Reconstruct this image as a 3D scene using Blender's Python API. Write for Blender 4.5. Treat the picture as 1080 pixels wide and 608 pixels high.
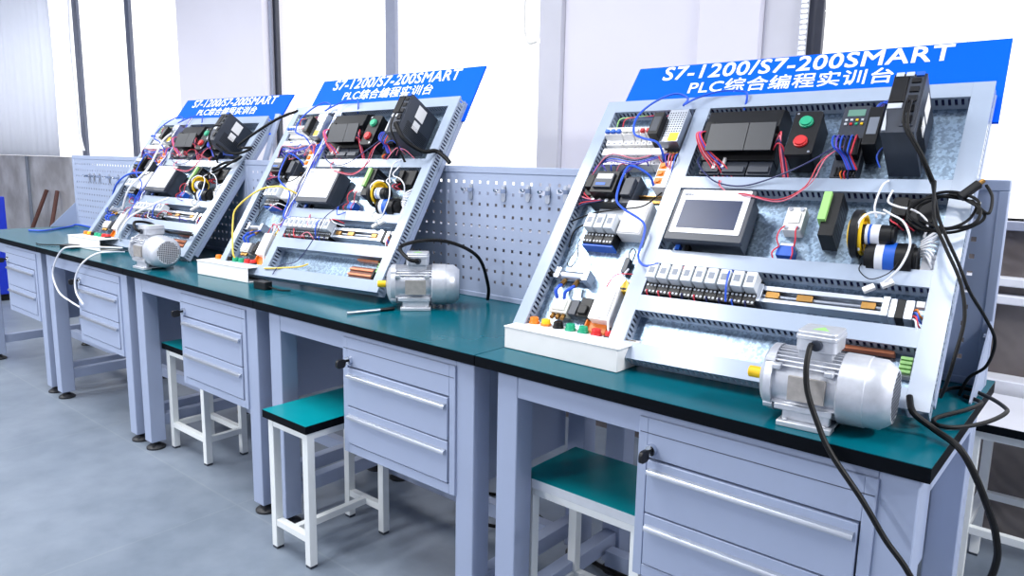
import bpy, math, random
from mathutils import Vector, Matrix
random.seed(7)
for o in list(bpy.data.objects): bpy.data.objects.remove(o)
SC = bpy.context.scene
COL = SC.collection

# ------------------------------------------------------------------ camera
cd = bpy.data.cameras.new('camera'); cam = bpy.data.objects.new('camera', cd); COL.objects.link(cam)
cd.sensor_width = 36.0; cd.lens = 782.84 * 36.0 / 1080.0; cd.clip_start = 0.02; cd.clip_end = 200
_f = Vector((-0.63371543, 0.75471166, -0.16975003)); _r = Vector((0.76358166, 0.64543228, 0.01897958)); _u = Vector((-0.12388626, 0.11759036, 0.98530437))
M = Matrix.Identity(4)
for i in range(3):
    M[i][0] = _r[i]; M[i][1] = _u[i]; M[i][2] = -_f[i]
M.translation = (1.23957, -1.33338, 1.28751)
cam.matrix_world = M
SC.camera = cam
# ------------------------------------------------------------------ world, lights, exposure
w = bpy.data.worlds.new('world'); SC.world = w; w.use_nodes = True
bg = w.node_tree.nodes['Background']; bg.inputs[0].default_value = (0.97, 0.975, 1.0, 1); bg.inputs[1].default_value = 1.35
SC.view_settings.view_transform = 'Standard'; SC.view_settings.look = 'None'
SC.view_settings.exposure = 0.74; SC.view_settings.gamma = 1; SC.view_settings.use_curve_mapping = False
def strip_or_fill_lamp(x, y, power, sx=0.14, sy=1.3):
    l = bpy.data.lights.new('strip_or_fill_lamp', 'AREA'); l.shape = 'RECTANGLE'; l.size = sx; l.size_y = sy; l.energy = power; l.color = (0.96, 0.96, 0.955)
    o = bpy.data.objects.new('strip_or_fill_lamp', l); COL.objects.link(o); o.location = (x, y, 3.12)
    return o
for x, p in ((-5.6, 34), (-3.4, 34), (-1.3, 24), (-0.62, 24), (0.72, 10)):
    strip_or_fill_lamp(x, -0.75, p)
for x, p in ((-6.2, 110), (-4.0, 110), (-1.8, 100)):
    strip_or_fill_lamp(x, -4.6, p, 0.3, 1.6)  # unseen second row, added and set forward to light the front faces
strip_or_fill_lamp(3.2, 0.2, 95)  # unseen fill lamp, added to brighten the right end of the near bench

# ------------------------------------------------------------------ materials
def lin(c): 
    return tuple(((v/255.0)/12.92 if v/255.0 <= 0.04045 else ((v/255.0+0.055)/1.055)**2.4) for v in c) + (1.0,)
def mat(name, c, rough=0.5, metal=0.0, var=0.04, scale=30.0, bump=0.0, coat=0.0, spec=0.5, kind='noise', trans=0.0):
    m = bpy.data.materials.new(name); m.use_nodes = True
    nt = m.node_tree; b = nt.nodes['Principled BSDF']
    b.inputs['Roughness'].default_value = rough; b.inputs['Metallic'].default_value = metal
    b.inputs['Coat Weight'].default_value = coat; b.inputs['Specular IOR Level'].default_value = spec
    b.inputs['Transmission Weight'].default_value = trans
    L = lin(c)
    tc = nt.nodes.new('ShaderNodeTexCoord')
    if kind == 'voronoi':
        n = nt.nodes.new('ShaderNodeTexVoronoi'); n.inputs['Scale'].default_value = scale; out = n.outputs['Color']
    else:
        n = nt.nodes.new('ShaderNodeTexNoise'); n.inputs['Scale'].default_value = scale; n.inputs['Detail'].default_value = 4; out = n.outputs['Fac']
    nt.links.new(tc.outputs['Object'], n.inputs['Vector'])
    r = nt.nodes.new('ShaderNodeValToRGB')
    r.color_ramp.elements[0].position = 0.3; r.color_ramp.elements[1].position = 0.7
    r.color_ramp.elements[0].color = tuple(max(0, v*(1-var)) for v in L[:3]) + (1,)
    r.color_ramp.elements[1].color = tuple(min(1, v*(1+var)) for v in L[:3]) + (1,)
    nt.links.new(out, r.inputs['Fac']); nt.links.new(r.outputs['Color'], b.inputs['Base Color'])
    if bump:
        bn = nt.nodes.new('ShaderNodeBump'); bn.inputs['Strength'].default_value = bump; bn.inputs['Distance'].default_value = 0.002
        nt.links.new(out, bn.inputs['Height']); nt.links.new(bn.outputs['Normal'], b.inputs['Normal'])
    return m
K = dict(
    frame=mat('painted_steel', (154, 166, 192), 0.42, 0, 0.02, 6),
    case=mat('cabinet_paint', (154, 166, 192), 0.42, 0, 0.02, 5),
    line=mat('dark_gap', (58, 62, 78), 0.7),
    green=mat('green_laminate', (0, 84, 98), 0.2, 0, 0.05, 14, spec=0.1), sgreen=mat('green_stool_top', (0, 132, 142), 0.3, 0, 0.04, 14, spec=0.2),
    edge=mat('black_edge_band', (4, 8, 15), 0.6, spec=0.08),
    foot=mat('foot_rubber', (26, 28, 34), 0.5),
    alu=mat('aluminium', (186, 192, 202), 0.3, 0.85, 0.01, 6),
    chrome=mat('chrome', (205, 210, 220), 0.15, 1.0),
    white=mat('white_plastic', (238, 237, 236), 0.4, 0, 0.015, 20),
    offw=mat('ivory_plastic', (226, 226, 220), 0.45, 0, 0.03, 30),
    stool=mat('white_paint', (226, 230, 230), 0.4, 0, 0.02, 12),
    duct=mat('duct_grey', (158, 171, 190), 0.2, 0, 0.015, 20),
    plate=mat('galvanised_sheet', (138, 158, 178), 0.3, 0.88, 0.26, 170, bump=0.12, kind='voronoi'),
    peg=mat('pegboard_paint', (158, 170, 196), 0.42, 0, 0.02, 8),
    blue=mat('sign_blue', (0, 92, 236), 0.6, 0, 0.02, 3, spec=0.1),
    ltr=mat('letter_white', (246, 248, 252), 0.5),
    black=mat('black_plastic', (11, 12, 16), 0.42, 0, 0.1, 40, spec=0.35),
    dgrey=mat('dark_grey_plastic', (46, 52, 64), 0.42, 0, 0.05, 40),
    mgrey=mat('mid_grey_plastic', (120, 128, 142), 0.45, 0, 0.05, 40),
    lgrey=mat('light_grey_plastic', (190, 196, 204), 0.35, 0, 0.04, 40),
    cover=mat('cover_plastic', (30, 35, 43), 0.45, 0, 0.05, 40),
    screen=mat('screen_glass', (30, 44, 78), 0.3, 0, 0.12, 9, spec=0.3),
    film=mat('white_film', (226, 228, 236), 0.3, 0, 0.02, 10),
    red=mat('red_plastic', (208, 40, 42), 0.4), gbtn=mat('green_plastic', (26, 160, 118), 0.4),
    orange=mat('orange_plastic', (232, 128, 30), 0.4), yellow=mat('yellow_plastic', (240, 196, 24), 0.4),
    bluep=mat('blue_plastic', (28, 92, 196), 0.4), lime=mat('lime_plastic', (150, 205, 118), 0.4), lcd=mat('lcd_glass', (96, 136, 122), 0.3),
    brass=mat('brass', (156, 118, 66), 0.3, 0.9), copper=mat('copper_bar', (206, 128, 92), 0.35, 0.4),
    brown=mat('brown_resistor', (110, 66, 50), 0.5, 0, 0.2, 80),
    motor=mat('cast_aluminium', (206, 209, 216), 0.36, 0.5, 0.05, 90, bump=0.05),
    steel=mat('stainless', (170, 176, 186), 0.3, 0.9),
    name=mat('nameplate', (178, 172, 166), 0.4, 0.5, 0.12, 60),
    clear=mat('clear_relay_case', (214, 220, 226), 0.18, 0, 0.05, 60),
    pier=mat('pier_plaster', (224, 222, 232), 0.85, 0, 0.015, 2), 
    greypier=mat('grey_plaster', (204, 204, 212), 0.85, 0, 0.05, 3),
    mull=mat('window_frame_dark', (92, 98, 116), 0.45), mulb=mat('window_frame_black', (52, 56, 70), 0.45), mulg=mat('window_frame_grey', (140, 146, 166), 0.45),
    rail=mat('white_rail', (224, 226, 234), 0.4), wood=mat('dark_wood', (88, 52, 44), 0.6, 0, 0.2, 20),
    bpaint=mat('blue_paint', (20, 50, 190), 0.4),
    cable=mat('cable_black', (6, 7, 10), 0.5, spec=0.25), wred=mat('wire_red', (206, 52, 70), 0.45), wblue=mat('wire_blue', (34, 84, 206), 0.45),
    wviolet=mat('wire_violet', (92, 74, 190), 0.45), wpink=mat('wire_pink', (220, 120, 140), 0.45), wyellow=mat('wire_yellow', (236, 206, 84), 0.45),
    wwhite=mat('wire_white', (232, 234, 240), 0.4), wnavy=mat('wire_navy', (34, 40, 92), 0.45),
    ceil=mat('ceiling_paint', (176, 184, 200), 0.9, 0, 0.01, 2),
)
# polished concrete floor: soft cloudy tone, darker stains, faint joints
def floor_mat():
    m = bpy.data.materials.new('polished_concrete'); m.use_nodes = True; nt = m.node_tree; b = nt.nodes['Principled BSDF']
    tc = nt.nodes.new('ShaderNodeTexCoord')
    n1 = nt.nodes.new('ShaderNodeTexNoise'); n1.inputs['Scale'].default_value = 1.3; n1.inputs['Detail'].default_value = 8; n1.inputs['Roughness'].default_value = 0.65
    n2 = nt.nodes.new('ShaderNodeTexNoise'); n2.inputs['Scale'].default_value = 9; n2.inputs['Detail'].default_value = 6
    br = nt.nodes.new('ShaderNodeTexBrick'); br.offset = 0; br.inputs['Scale'].default_value = 1.0; br.inputs['Mortar Size'].default_value = 0.004
    br.inputs['Brick Width'].default_value = 1.2; br.inputs['Row Height'].default_value = 1.2
    br.inputs['Color1'].default_value = (1, 1, 1, 1); br.inputs['Color2'].default_value = (0.97, 0.97, 0.97, 1); br.inputs['Mortar'].default_value = (1.12, 1.1, 1.05, 1)
    for n in (n1, n2, br): nt.links.new(tc.outputs['Object'], n.inputs['Vector'])
    r = nt.nodes.new('ShaderNodeValToRGB'); r.color_ramp.elements[0].position = 0.3; r.color_ramp.elements[1].position = 0.72
    r.color_ramp.elements[0].color = lin((104, 116, 130)); r.color_ramp.elements[1].color = lin((134, 144, 158))
    r2 = nt.nodes.new('ShaderNodeValToRGB'); r2.color_ramp.elements[0].position = 0.25; r2.color_ramp.elements[1].position = 0.6
    r2.color_ramp.elements[0].color = (0.85, 0.86, 0.87, 1); r2.color_ramp.elements[1].color = (1, 1, 1, 1)
    nt.links.new(n1.outputs['Fac'], r.inputs['Fac']); nt.links.new(n2.outputs['Fac'], r2.inputs['Fac'])
    m1 = nt.nodes.new('ShaderNodeMix'); m1.data_type = 'RGBA'; m1.blend_type = 'MULTIPLY'; m1.inputs['Factor'].default_value = 1
    m2 = nt.nodes.new('ShaderNodeMix'); m2.data_type = 'RGBA'; m2.blend_type = 'MULTIPLY'; m2.inputs['Factor'].default_value = 1
    nt.links.new(r.outputs[0], m1.inputs[6]); nt.links.new(r2.outputs[0], m1.inputs[7])
    nt.links.new(m1.outputs[2], m2.inputs[6]); nt.links.new(br.outputs['Color'], m2.inputs[7]); nt.links.new(m2.outputs[2], b.inputs['Base Color'])
    b.inputs['Roughness'].default_value = 0.42
    return m
K['floor'] = floor_mat()
# embossed (checker) metal sheet for the lower wall
def tread_mat(name, c1, c2):
    m = bpy.data.materials.new(name); m.use_nodes = True; nt = m.node_tree; b = nt.nodes['Principled BSDF']
    tc = nt.nodes.new('ShaderNodeTexCoord'); n = nt.nodes.new('ShaderNodeTexNoise'); n.inputs['Scale'].default_value = 3; n.inputs['Detail'].default_value = 7
    v = nt.nodes.new('ShaderNodeTexWave'); v.inputs['Scale'].default_value = 9; v.inputs['Distortion'].default_value = 4; v.bands_direction = 'DIAGONAL'
    nt.links.new(tc.outputs['Object'], n.inputs['Vector']); nt.links.new(tc.outputs['Object'], v.inputs['Vector'])
    r = nt.nodes.new('ShaderNodeValToRGB'); r.color_ramp.elements[0].color = lin(c1); r.color_ramp.elements[1].color = lin(c2)
    r.color_ramp.elements[0].position = 0.35; r.color_ramp.elements[1].position = 0.65
    nt.links.new(n.outputs['Fac'], r.inputs['Fac']); nt.links.new(r.outputs[0], b.inputs['Base Color'])
    bn = nt.nodes.new('ShaderNodeBump'); bn.inputs['Strength'].default_value = 0.35; bn.inputs['Distance'].default_value = 0.004
    nt.links.new(v.outputs['Fac'], bn.inputs['Height']); nt.links.new(bn.outputs[0], b.inputs['Normal'])
    b.inputs['Metallic'].default_value = 0.6; b.inputs['Roughness'].default_value = 0.45
    return m
K['tread'] = tread_mat('tread_sheet', (104, 96, 94), (140, 134, 132))
K['treadl'] = tread_mat('steel_sheet', (182, 180, 180), (228, 228, 230))
# window glass: mostly see-through, thin
def glass_mat():
    m = bpy.data.materials.new('window_glass'); m.use_nodes = True; nt = m.node_tree
    for n in list(nt.nodes):
        if n.type == 'BSDF_PRINCIPLED': nt.nodes.remove(n)
    out = [n for n in nt.nodes if n.type == 'OUTPUT_MATERIAL'][0]
    t = nt.nodes.new('ShaderNodeBsdfTransparent'); g = nt.nodes.new('ShaderNodeBsdfGlossy'); g.inputs['Roughness'].default_value = 0.03
    mx = nt.nodes.new('ShaderNodeMixShader'); mx.inputs[0].default_value = 0.05
    nt.links.new(t.outputs[0], mx.inputs[1]); nt.links.new(g.outputs[0], mx.inputs[2]); nt.links.new(mx.outputs[0], out.inputs[0])
    return m
K['glass'] = glass_mat()

# ------------------------------------------------------------------ mesh builder
class MB:
    def __init__(s): s.v = []; s.f = []; s.m = []
    def add(s, vs, fs, mi=0, T=None):
        k = len(s.v); s.v += [tuple(T @ Vector(p)) if T else tuple(p) for p in vs]
        s.f += [tuple(i + k for i in f) for f in fs]; s.m += [mi] * len(fs); return s
    def box(s, x0, y0, z0, x1, y1, z1, mi=0, T=None):
        vs = [(x0,y0,z0),(x1,y0,z0),(x1,y1,z0),(x0,y1,z0),(x0,y0,z1),(x1,y0,z1),(x1,y1,z1),(x0,y1,z1)]
        return s.add(vs, [(0,3,2,1),(4,5,6,7),(0,1,5,4),(1,2,6,5),(2,3,7,6),(3,0,4,7)], mi, T)
    def prism(s, poly, a0, a1, axis='z', mi=0, T=None):
        # poly: CCW points in the plane perpendicular to axis
        n = len(poly)
        def P(p, a): return (p[0], p[1], a) if axis == 'z' else ((a, p[0], p[1]) if axis == 'x' else (p[1], a, p[0]))
        vs = [P(p, a0) for p in poly] + [P(p, a1) for p in poly]
        fs = [tuple(reversed(range(n))), tuple(range(n, 2*n))] + [(i, (i+1) % n, n+(i+1) % n, n+i) for i in range(n)]
        return s.add(vs, fs, mi, T)
    def rbox(s, x0, y0, z0, x1, y1, z1, r=0.004, axis='z', mi=0, T=None, seg=4):
        # box with the four edges along axis rounded
        if axis == 'z': a0, a1, b0, b1, c0, c1 = x0, x1, y0, y1, z0, z1
        elif axis == 'x': a0, a1, b0, b1, c0, c1 = y0, y1, z0, z1, x0, x1
        else: a0, a1, b0, b1, c0, c1 = z0, z1, x0, x1, y0, y1
        poly = []
        for (cx, cy, st) in ((a1-r, b1-r, 0), (a0+r, b1-r, 90), (a0+r, b0+r, 180), (a1-r, b0+r, 270)):
            for k in range(seg+1):
                t = math.radians(st + 90*k/seg); poly.append((cx + r*math.cos(t), cy + r*math.sin(t)))
        return s.prism(poly, c0, c1, axis, mi, T)
    def cyl(s, p0, p1, r0, r1=None, n=20, mi=0, T=None):
        return s.lathe(p0, p1, [(0, r0), (1, r0 if r1 is None else r1)], n, mi, T)
    def lathe(s, p0, p1, prof, n=24, mi=0, T=None, caps=True):
        p0 = Vector(p0); p1 = Vector(p1); d = p1 - p0; a = d.normalized()
        h = Vector((0,0,1)) if abs(a.z) < 0.9 else Vector((1,0,0)); e = a.cross(h).normalized(); g = a.cross(e)
        vs = []; fs = []
        for (t, r) in prof:
            for k in range(n):
                q = 2*math.pi*k/n; vs.append(tuple(p0 + d*t + (e*math.cos(q) + g*math.sin(q))*r))
        for i in range(len(prof)-1):
            for k in range(n):
                j = (k+1) % n; fs.append((i*n+k, (i+1)*n+k, (i+1)*n+j, i*n+j))
        if caps:
            fs.append(tuple(range(n))); b = (len(prof)-1)*n; fs.append(tuple(reversed(range(b, b+n))))
        return s.add(vs, fs, mi, T)
    def torus(s, c, a, R, r, n=32, m=10, mi=0, T=None):
        c = Vector(c); a = Vector(a).normalized(); h = Vector((0,0,1)) if abs(a.z) < 0.9 else Vector((1,0,0)); e = a.cross(h).normalized(); g = a.cross(e)
        vs = []; fs = []
        for i in range(n):
            q = 2*math.pi*i/n; d = e*math.cos(q) + g*math.sin(q)
            for j in range(m):
                t = 2*math.pi*j/m; vs.append(tuple(c + d*(R + r*math.cos(t)) + a*(r*math.sin(t))))
        for i in range(n):
            for j in range(m):
                fs.append((i*m+j, ((i+1) % n)*m+j, ((i+1) % n)*m+(j+1) % m, i*m+(j+1) % m))
        return s.add(vs, fs, mi, T)
    def tube(s, pts, r, n=8, mi=0, sub=8, T=None):
        P = [Vector(p) for p in pts]
        if len(P) > 2 and sub > 1:
            Q = []
            for i in range(len(P)-1):
                a = P[max(i-1, 0)]; b = P[i]; c = P[i+1]; d = P[min(i+2, len(P)-1)]
                for k in range(sub):
                    t = k/sub; Q.append(0.5*((2*b) + (c-a)*t + (2*a-5*b+4*c-d)*t*t + (3*b-a-3*c+d)*t**3))
            Q.append(P[-1]); P = Q
        tans = [(P[min(i+1, len(P)-1)] - P[max(i-1, 0)]).normalized() for i in range(len(P))]
        h = Vector((0,0,1)) if abs(tans[0].z) < 0.9 else Vector((1,0,0))
        e = tans[0].cross(h).normalized(); vs = []; fs = []
        for i, p in enumerate(P):
            e = (e - tans[i]*e.dot(tans[i])).normalized(); g = tans[i].cross(e)
            for k in range(n):
                q = 2*math.pi*k/n; vs.append(tuple(p + (e*math.cos(q) + g*math.sin(q))*r))
        for i in range(len(P)-1):
            for k in range(n):
                j = (k+1) % n; fs.append((i*n+k, i*n+j, (i+1)*n+j, (i+1)*n+k))
        fs.append(tuple(reversed(range(n)))); b = (len(P)-1)*n; fs.append(tuple(range(b, b+n)))
        return s.add(vs, fs, mi, T)
    def build(s, name, mats, parent=None, bevel=0.0, loc=None, label=None, smooth=True):
        me = bpy.data.meshes.new(name); me.from_pydata(s.v, [], s.f); 
        if not isinstance(mats, (list, tuple)): mats = [mats]
        for m in mats: me.materials.append(m)
        me.polygons.foreach_set('material_index', s.m)
        me.polygons.foreach_set('use_smooth', [smooth]*len(s.f)); me.update()
        if smooth: me.set_sharp_from_angle(angle=math.radians(35))
        o = bpy.data.objects.new(name, me); COL.objects.link(o)
        if parent: o.parent = parent
        if loc: o.location = loc
        if bevel:
            b = o.modifiers.new('bevel', 'BEVEL'); b.width = bevel; b.segments = 2; b.limit_method = 'ANGLE'; b.angle_limit = math.radians(40)
        if label: o['label'] = label
        return o
def tag(o, label, cat, group=None, kind=None):
    o['label'] = label; o['category'] = cat
    if group: o['group'] = group
    if kind: o['kind'] = kind
    return o
def empty(name, loc=(0,0,0), rz=0.0):
    o = bpy.data.objects.new(name, None); COL.objects.link(o); o.location = loc; o.rotation_euler = (0,0,rz); o.empty_display_size = 0.1
    return o
def copy_tree(o, parent=None):
    kids = list(o.children); c = o.copy(); COL.objects.link(c)
    if parent: c.parent = parent; c.matrix_parent_inverse = o.matrix_parent_inverse.copy()
    for k in kids: copy_tree(k, c)
    return c
def struct(o): o['kind'] = 'structure'; return o
def kid(o, name): return [c for c in o.children if c.name.split('.')[0] == name]

# ------------------------------------------------------------------ setting
WY = 1.6          # inner face of the window wall
struct(MB().box(-13, -7, -0.1, 4.5, WY+0.2, 0).build('floor', K['floor']))
struct(MB().box(-13, -7, 3.2, 4.5, WY+0.2, 3.3).build('ceiling', K['ceil']))
SILL = 1.12
struct(MB().box(-13, -7.2, 0, 4.5, -7, 3.2).build('wall_front', K['greypier'])); struct(MB().box(4.5, -7.2, 0, 4.7, WY+0.2, 3.2).build('wall_right', K['greypier'])); struct(MB().box(-13.2, -7.2, 0, -13, WY+0.2, 3.2).build('wall_left', K['pier']))
struct(MB().box(-7.1, WY+0.03, 0, 4.5, WY+0.2, SILL).build('wall_back', K['tread']))
wl = MB(); wl.box(-13, WY, 0, -7.0, WY+0.2, 1.235); struct(wl.build('wall_back_left', K['treadl']))
for x in (-8.35,):
    struct(MB().box(x, WY-0.02, 0.0, x+0.06, WY, 1.235).build('trim_1', K['mgrey'], bevel=0.004))
# plaster piers between the windows
def pier(n, x0, x1, m, z0=SILL, y=WY): struct(MB().box(x0, y, z0, x1, y+0.2, 3.2).build(n, m, bevel=0.004))
pier('wall_pier_left', -4.71, -3.50, K['pier'])
pier('wall_pier_grey', -1.06, -0.93, K['greypier'], y=WY-0.03)
pier('wall_pier_middle', -0.93, -0.24, K['pier'])
pier('wall_pier_middle_right', -0.24, 0.02, K['pier'], y=WY-0.02)
pier('wall_pier_stained', 0.02, 0.17, K['greypier'], y=WY+0.02)
struct(MB().box(-7.0, WY-0.01, SILL-0.03, 4.5, WY+0.2, SILL).build('trim_2', K['mulg'], bevel=0.003))
struct(MB().box(-7.0, WY, 3.0, 4.5, WY+0.2, 3.2).build('trim_3', K['pier']))
# translucent white curtain over the window at the far left
def curtain_mat():
    m = bpy.data.materials.new('curtain_cloth'); m.use_nodes = True; nt = m.node_tree
    b = nt.nodes['Principled BSDF']; b.inputs['Base Color'].default_value = lin((238, 240, 246)); b.inputs['Roughness'].default_value = 0.9
    out = [n for n in nt.nodes if n.type == 'OUTPUT_MATERIAL'][0]
    t = nt.nodes.new('ShaderNodeBsdfTranslucent'); t.inputs[0].default_value = lin((240, 243, 250)); mx = nt.nodes.new('ShaderNodeMixShader'); mx.inputs[0].default_value = 0.6
    nz = nt.nodes.new('ShaderNodeTexNoise'); nz.inputs['Scale'].default_value = 200; bp = nt.nodes.new('ShaderNodeBump'); bp.inputs['Strength'].default_value = 0.05
    nt.links.new(nz.outputs['Fac'], bp.inputs['Height']); nt.links.new(bp.outputs[0], b.inputs['Normal'])
    nt.links.new(b.outputs[0], mx.inputs[1]); nt.links.new(t.outputs[0], mx.inputs[2]); nt.links.new(mx.outputs[0], out.inputs[0]); return m
K['curtain'] = curtain_mat()
cv = MB(); n = 160; vs = []; fs = []
for i in range(n+1):
    x = -11.5 + (11.5-7.12)*i/n; y = WY-0.07 + 0.012*math.sin(i*0.62) + 0.006*math.sin(i*1.7+1)
    vs += [(x, y, 1.24), (x, y+0.01, 2.2), (x, y, 3.1)]
for i in range(n):
    for j in range(2): fs.append((i*3+j, (i+1)*3+j, (i+1)*3+j+1, i*3+j+1))
cv.add(vs, fs); c_ = cv.build('curtain', K['curtain']); sd_ = c_.modifiers.new('thickness', 'SOLIDIFY'); sd_.thickness = 0.002
tag(c_, 'white translucent curtain over the window at the far left', 'curtain')
# windows: frame mullions and panes
def window(n, x0, x1, mulls):
    p = MB().box(x0, WY+0.10, SILL, x1, WY+0.106, 3.0).build('window_%d' % n, K['glass']); struct(p)
    for (a, b, m) in mulls:
        f = MB(); f.box(a, WY+0.088, SILL, b, WY+0.118, 3.0)
        f.build('window_frame', m, p, bevel=0.003)
window(4, -13, -7.2, [(-10.2, -10.05, K['mull'])])
window(1, -7.2, -4.71, [(-7.0, -6.89, K['mull']), (-5.83, -5.745, K['mull'])])
window(2, -3.50, -1.06, [(-3.53, -3.465, K['mulb']), (-2.32, -2.235, K['mulg'])])
window(3, 0.17, 4.5, [(0.165, 0.225, K['mulb']), (1.9, 2.1, K['mulg'])])
# white rails on the lower wall at the right, seen past the end of the bench
for i, (z0, z1, d) in enumerate(((0.905, 0.935, 0.05), (0.845, 0.875, 0.05), (0.545, 0.60, 0.10))):
    struct(MB().box(-2.0, WY+0.03-d, z0, 3.2, WY+0.03, z1).build('trim_%d' % (4+i), K['rail'], bevel=0.004))
# slim conduits and cords on the window wall
tag(MB().tube([(-6.86, WY+0.03, 3.0), (-6.84, WY+0.0, 2.3), (-6.80, WY+0.0, 1.75), (-6.84, WY+0.02, 1.45), (-6.80, WY+0.03, 1.3)], 0.012).build('hanging_string', K['wwhite']), 'white blind cord hanging beside the leftmost dark window bar', 'cord')
tag(MB().tube([(-3.49, WY+0.06, 3.0), (-3.49, WY+0.06, 1.15)], 0.010, sub=1).build('cable_conduit', K['mulg']), 'thin grey conduit running down beside the dark bar behind the far rig', 'conduit')
tag(MB().tube([(-1.13, WY-0.02, 3.0), (-1.135, WY-0.025, 2.4), (-1.16, WY-0.02, 2.0), (-1.14, WY-0.02, 1.86), (-1.07, WY-0.03, 1.85)], 0.006).build('hanging_string', K['offw']), 'pale thin cord hanging against the window beside the grey wall strip', 'cord')
ch = MB()
for k in range(100):
    z = 3.0 - k*0.019; ch.box(0.205-0.012, WY+0.0, z-0.006, 0.205+0.012, WY+0.012, z+0.006, T=Matrix.Translation((-0.022,0,0)))
tag(ch.build('blind_chain', K['alu']), 'beaded chain hanging on the dark window bar above the near sign', 'chain')

# ------------------------------------------------------------------ workbenches
L = 1.0314; H = 0.8
def bench(k, label, first_x=0.0):
    root = empty('workbench', (k*L, 0, 0)); tag(root, label, 'workbench', 'row of workbenches under the window')
    g = 0.0015
    top = MB().box(first_x+g+.0004, 0.0004, H-0.0015, L-g-.0004, 0.6796, H).build('worktop', K['green'], root)
    MB().box(first_x+g, 0, H-0.028, L-g, 0.68, H-0.0014).build('edge_band', K['edge'], top)
    a = MB(); z1 = H-0.028; z0 = 0.711; w = 0.065; xl = 0.062+first_x; xr = L-0.018; y0 = 0.02; y1 = 0.60
    a.box(xl+w, y0+.001, z0, xr-w, y0+w-.001, z1); a.box(xl+w, y1-w+.001, z0, xr-w, y1-.001, z1); a.box(xl+.001, y0+w, z0, xl+w-.001, y1-w, z1); a.box(xr-w+.001, y0+w, z0, xr-.001, y1-w, z1)
    a.build('apron_frame', K['frame'], root, bevel=0.002)
    for (x, y) in ((xl, y0), (xr-w, y0), (xl, y1-w), (xr-w, y1-w)):
        lg = MB().box(x, y, 0.035, x+w, y+w, z1).build('leg', K['frame'], root, bevel=0.003)
        cx, cy = x+w/2, y+w/2
        MB().lathe((cx,cy,0), (cx,cy,0.04), [(0,0.040),(0.18,0.040),(0.30,0.034),(0.62,0.014),(1.0,0.010)], 24).build('levelling_foot', K['foot'], lg)
    for x in (xl, xr-w):
        MB().box(x+0.012, y0+w, 0.10, x+w-0.012, y1-w, 0.15).build('stretcher', K['frame'], root, bevel=0.002)
    MB().box(xl+w-0.001, 0.455, 0.075, xr-w+0.001, 0.495, 0.125).build('stretcher', K['frame'], root, bevel=0.002)
    # hanging drawer cabinet: case, two drawers with aluminium pulls, lock with key
    c0, c1, cb, ct = 0.473, xr-w+0.002, 0.388, 0.752
    c = MB(); yf = 0.014
    c.box(c0, yf, cb, c0+0.022, 0.52, ct); c.box(c1-0.022, yf, cb, c1, 0.52, ct); c.box(c0+0.022, yf, cb, c1-0.022, 0.52, cb+0.028)
    c.box(c0+0.022, yf, 0.665, c1-0.022, yf+0.02, ct); c.box(c0+0.022, 0.50, cb+0.028, c1-0.022, 0.52, ct); c.box(c0+0.022, yf+0.02, ct-0.01, c1-0.022, 0.50, ct)
    c.box(c0+0.022, yf+0.012, cb+0.028, c1-0.022, yf+0.03, 0.665, 1)
    c.build('cabinet_case', [K['case'], K['line']], root, bevel=0.0015)
    MB().box(c0+0.004, yf-0.0008, 0.7185, c1-0.004, yf+0.001, 0.7200).build('panel_seam', K['line'], root)
    for (a0, a1, zh) in ((0.5415, 0.660, 0.638), (0.4205, 0.5375, 0.5095)):
        d = MB().box(c0+0.0255, yf-0.004, a0, c1-0.0255, yf+0.014, a1).build('drawer', K['case'], root, bevel=0.0015)
        pr = MB(); x0, x1 = c0+0.030, c1-0.030
        poly = [(yf-0.004, zh+0.006), (yf-0.006, zh+0.006), (yf-0.013, zh+0.003), (yf-0.016, zh-0.003), (yf-0.0155, zh-0.007), (yf-0.0125, zh-0.007), (yf-0.012, zh-0.003), (yf-0.009, zh-0.001), (yf-0.004, zh+0.0)]
        pr.prism(list(reversed(poly)), x0, x1, 'x'); pr.build('handle', K['alu'], d, label='long aluminium drawer pull')
    lk = MB(); lx, lz = c0+0.034, 0.684
    lk.cyl((lx, yf+0.002, lz), (lx, yf-0.010, lz), 0.014, 0.012, 20)
    lo = lk.build('lock', K['chrome'], root, label='chrome drawer lock')
    ky = MB(); ky.box(lx-0.0012, yf-0.020, lz-0.004, lx+0.0012, yf-0.004, lz+0.004); ky.rbox(lx-0.004, yf-0.050, lz-0.018, lx+0.004, yf-0.018, lz+0.008, 0.009, 'x')
    ky.build('key', K['black'], lo, label='black plastic key in the lock')
    return root
B_LABELS = {0: 'nearest grey workbench with green top, its right corner overhung by thick black cords',
            -1: 'second grey workbench from the right, black-edged green stool half under it',
            -2: 'middle grey workbench, a white-legged stool fully under its left knee space',
            -3: 'grey workbench with white hoses drooping down over its green top edge',
            -4: 'farthest grey workbench at the left end, its green top bare'}
for k in (0, -1, -2, -3, -4): bench(k, B_LABELS[k], -0.075 if k == -4 else 0.0)

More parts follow.
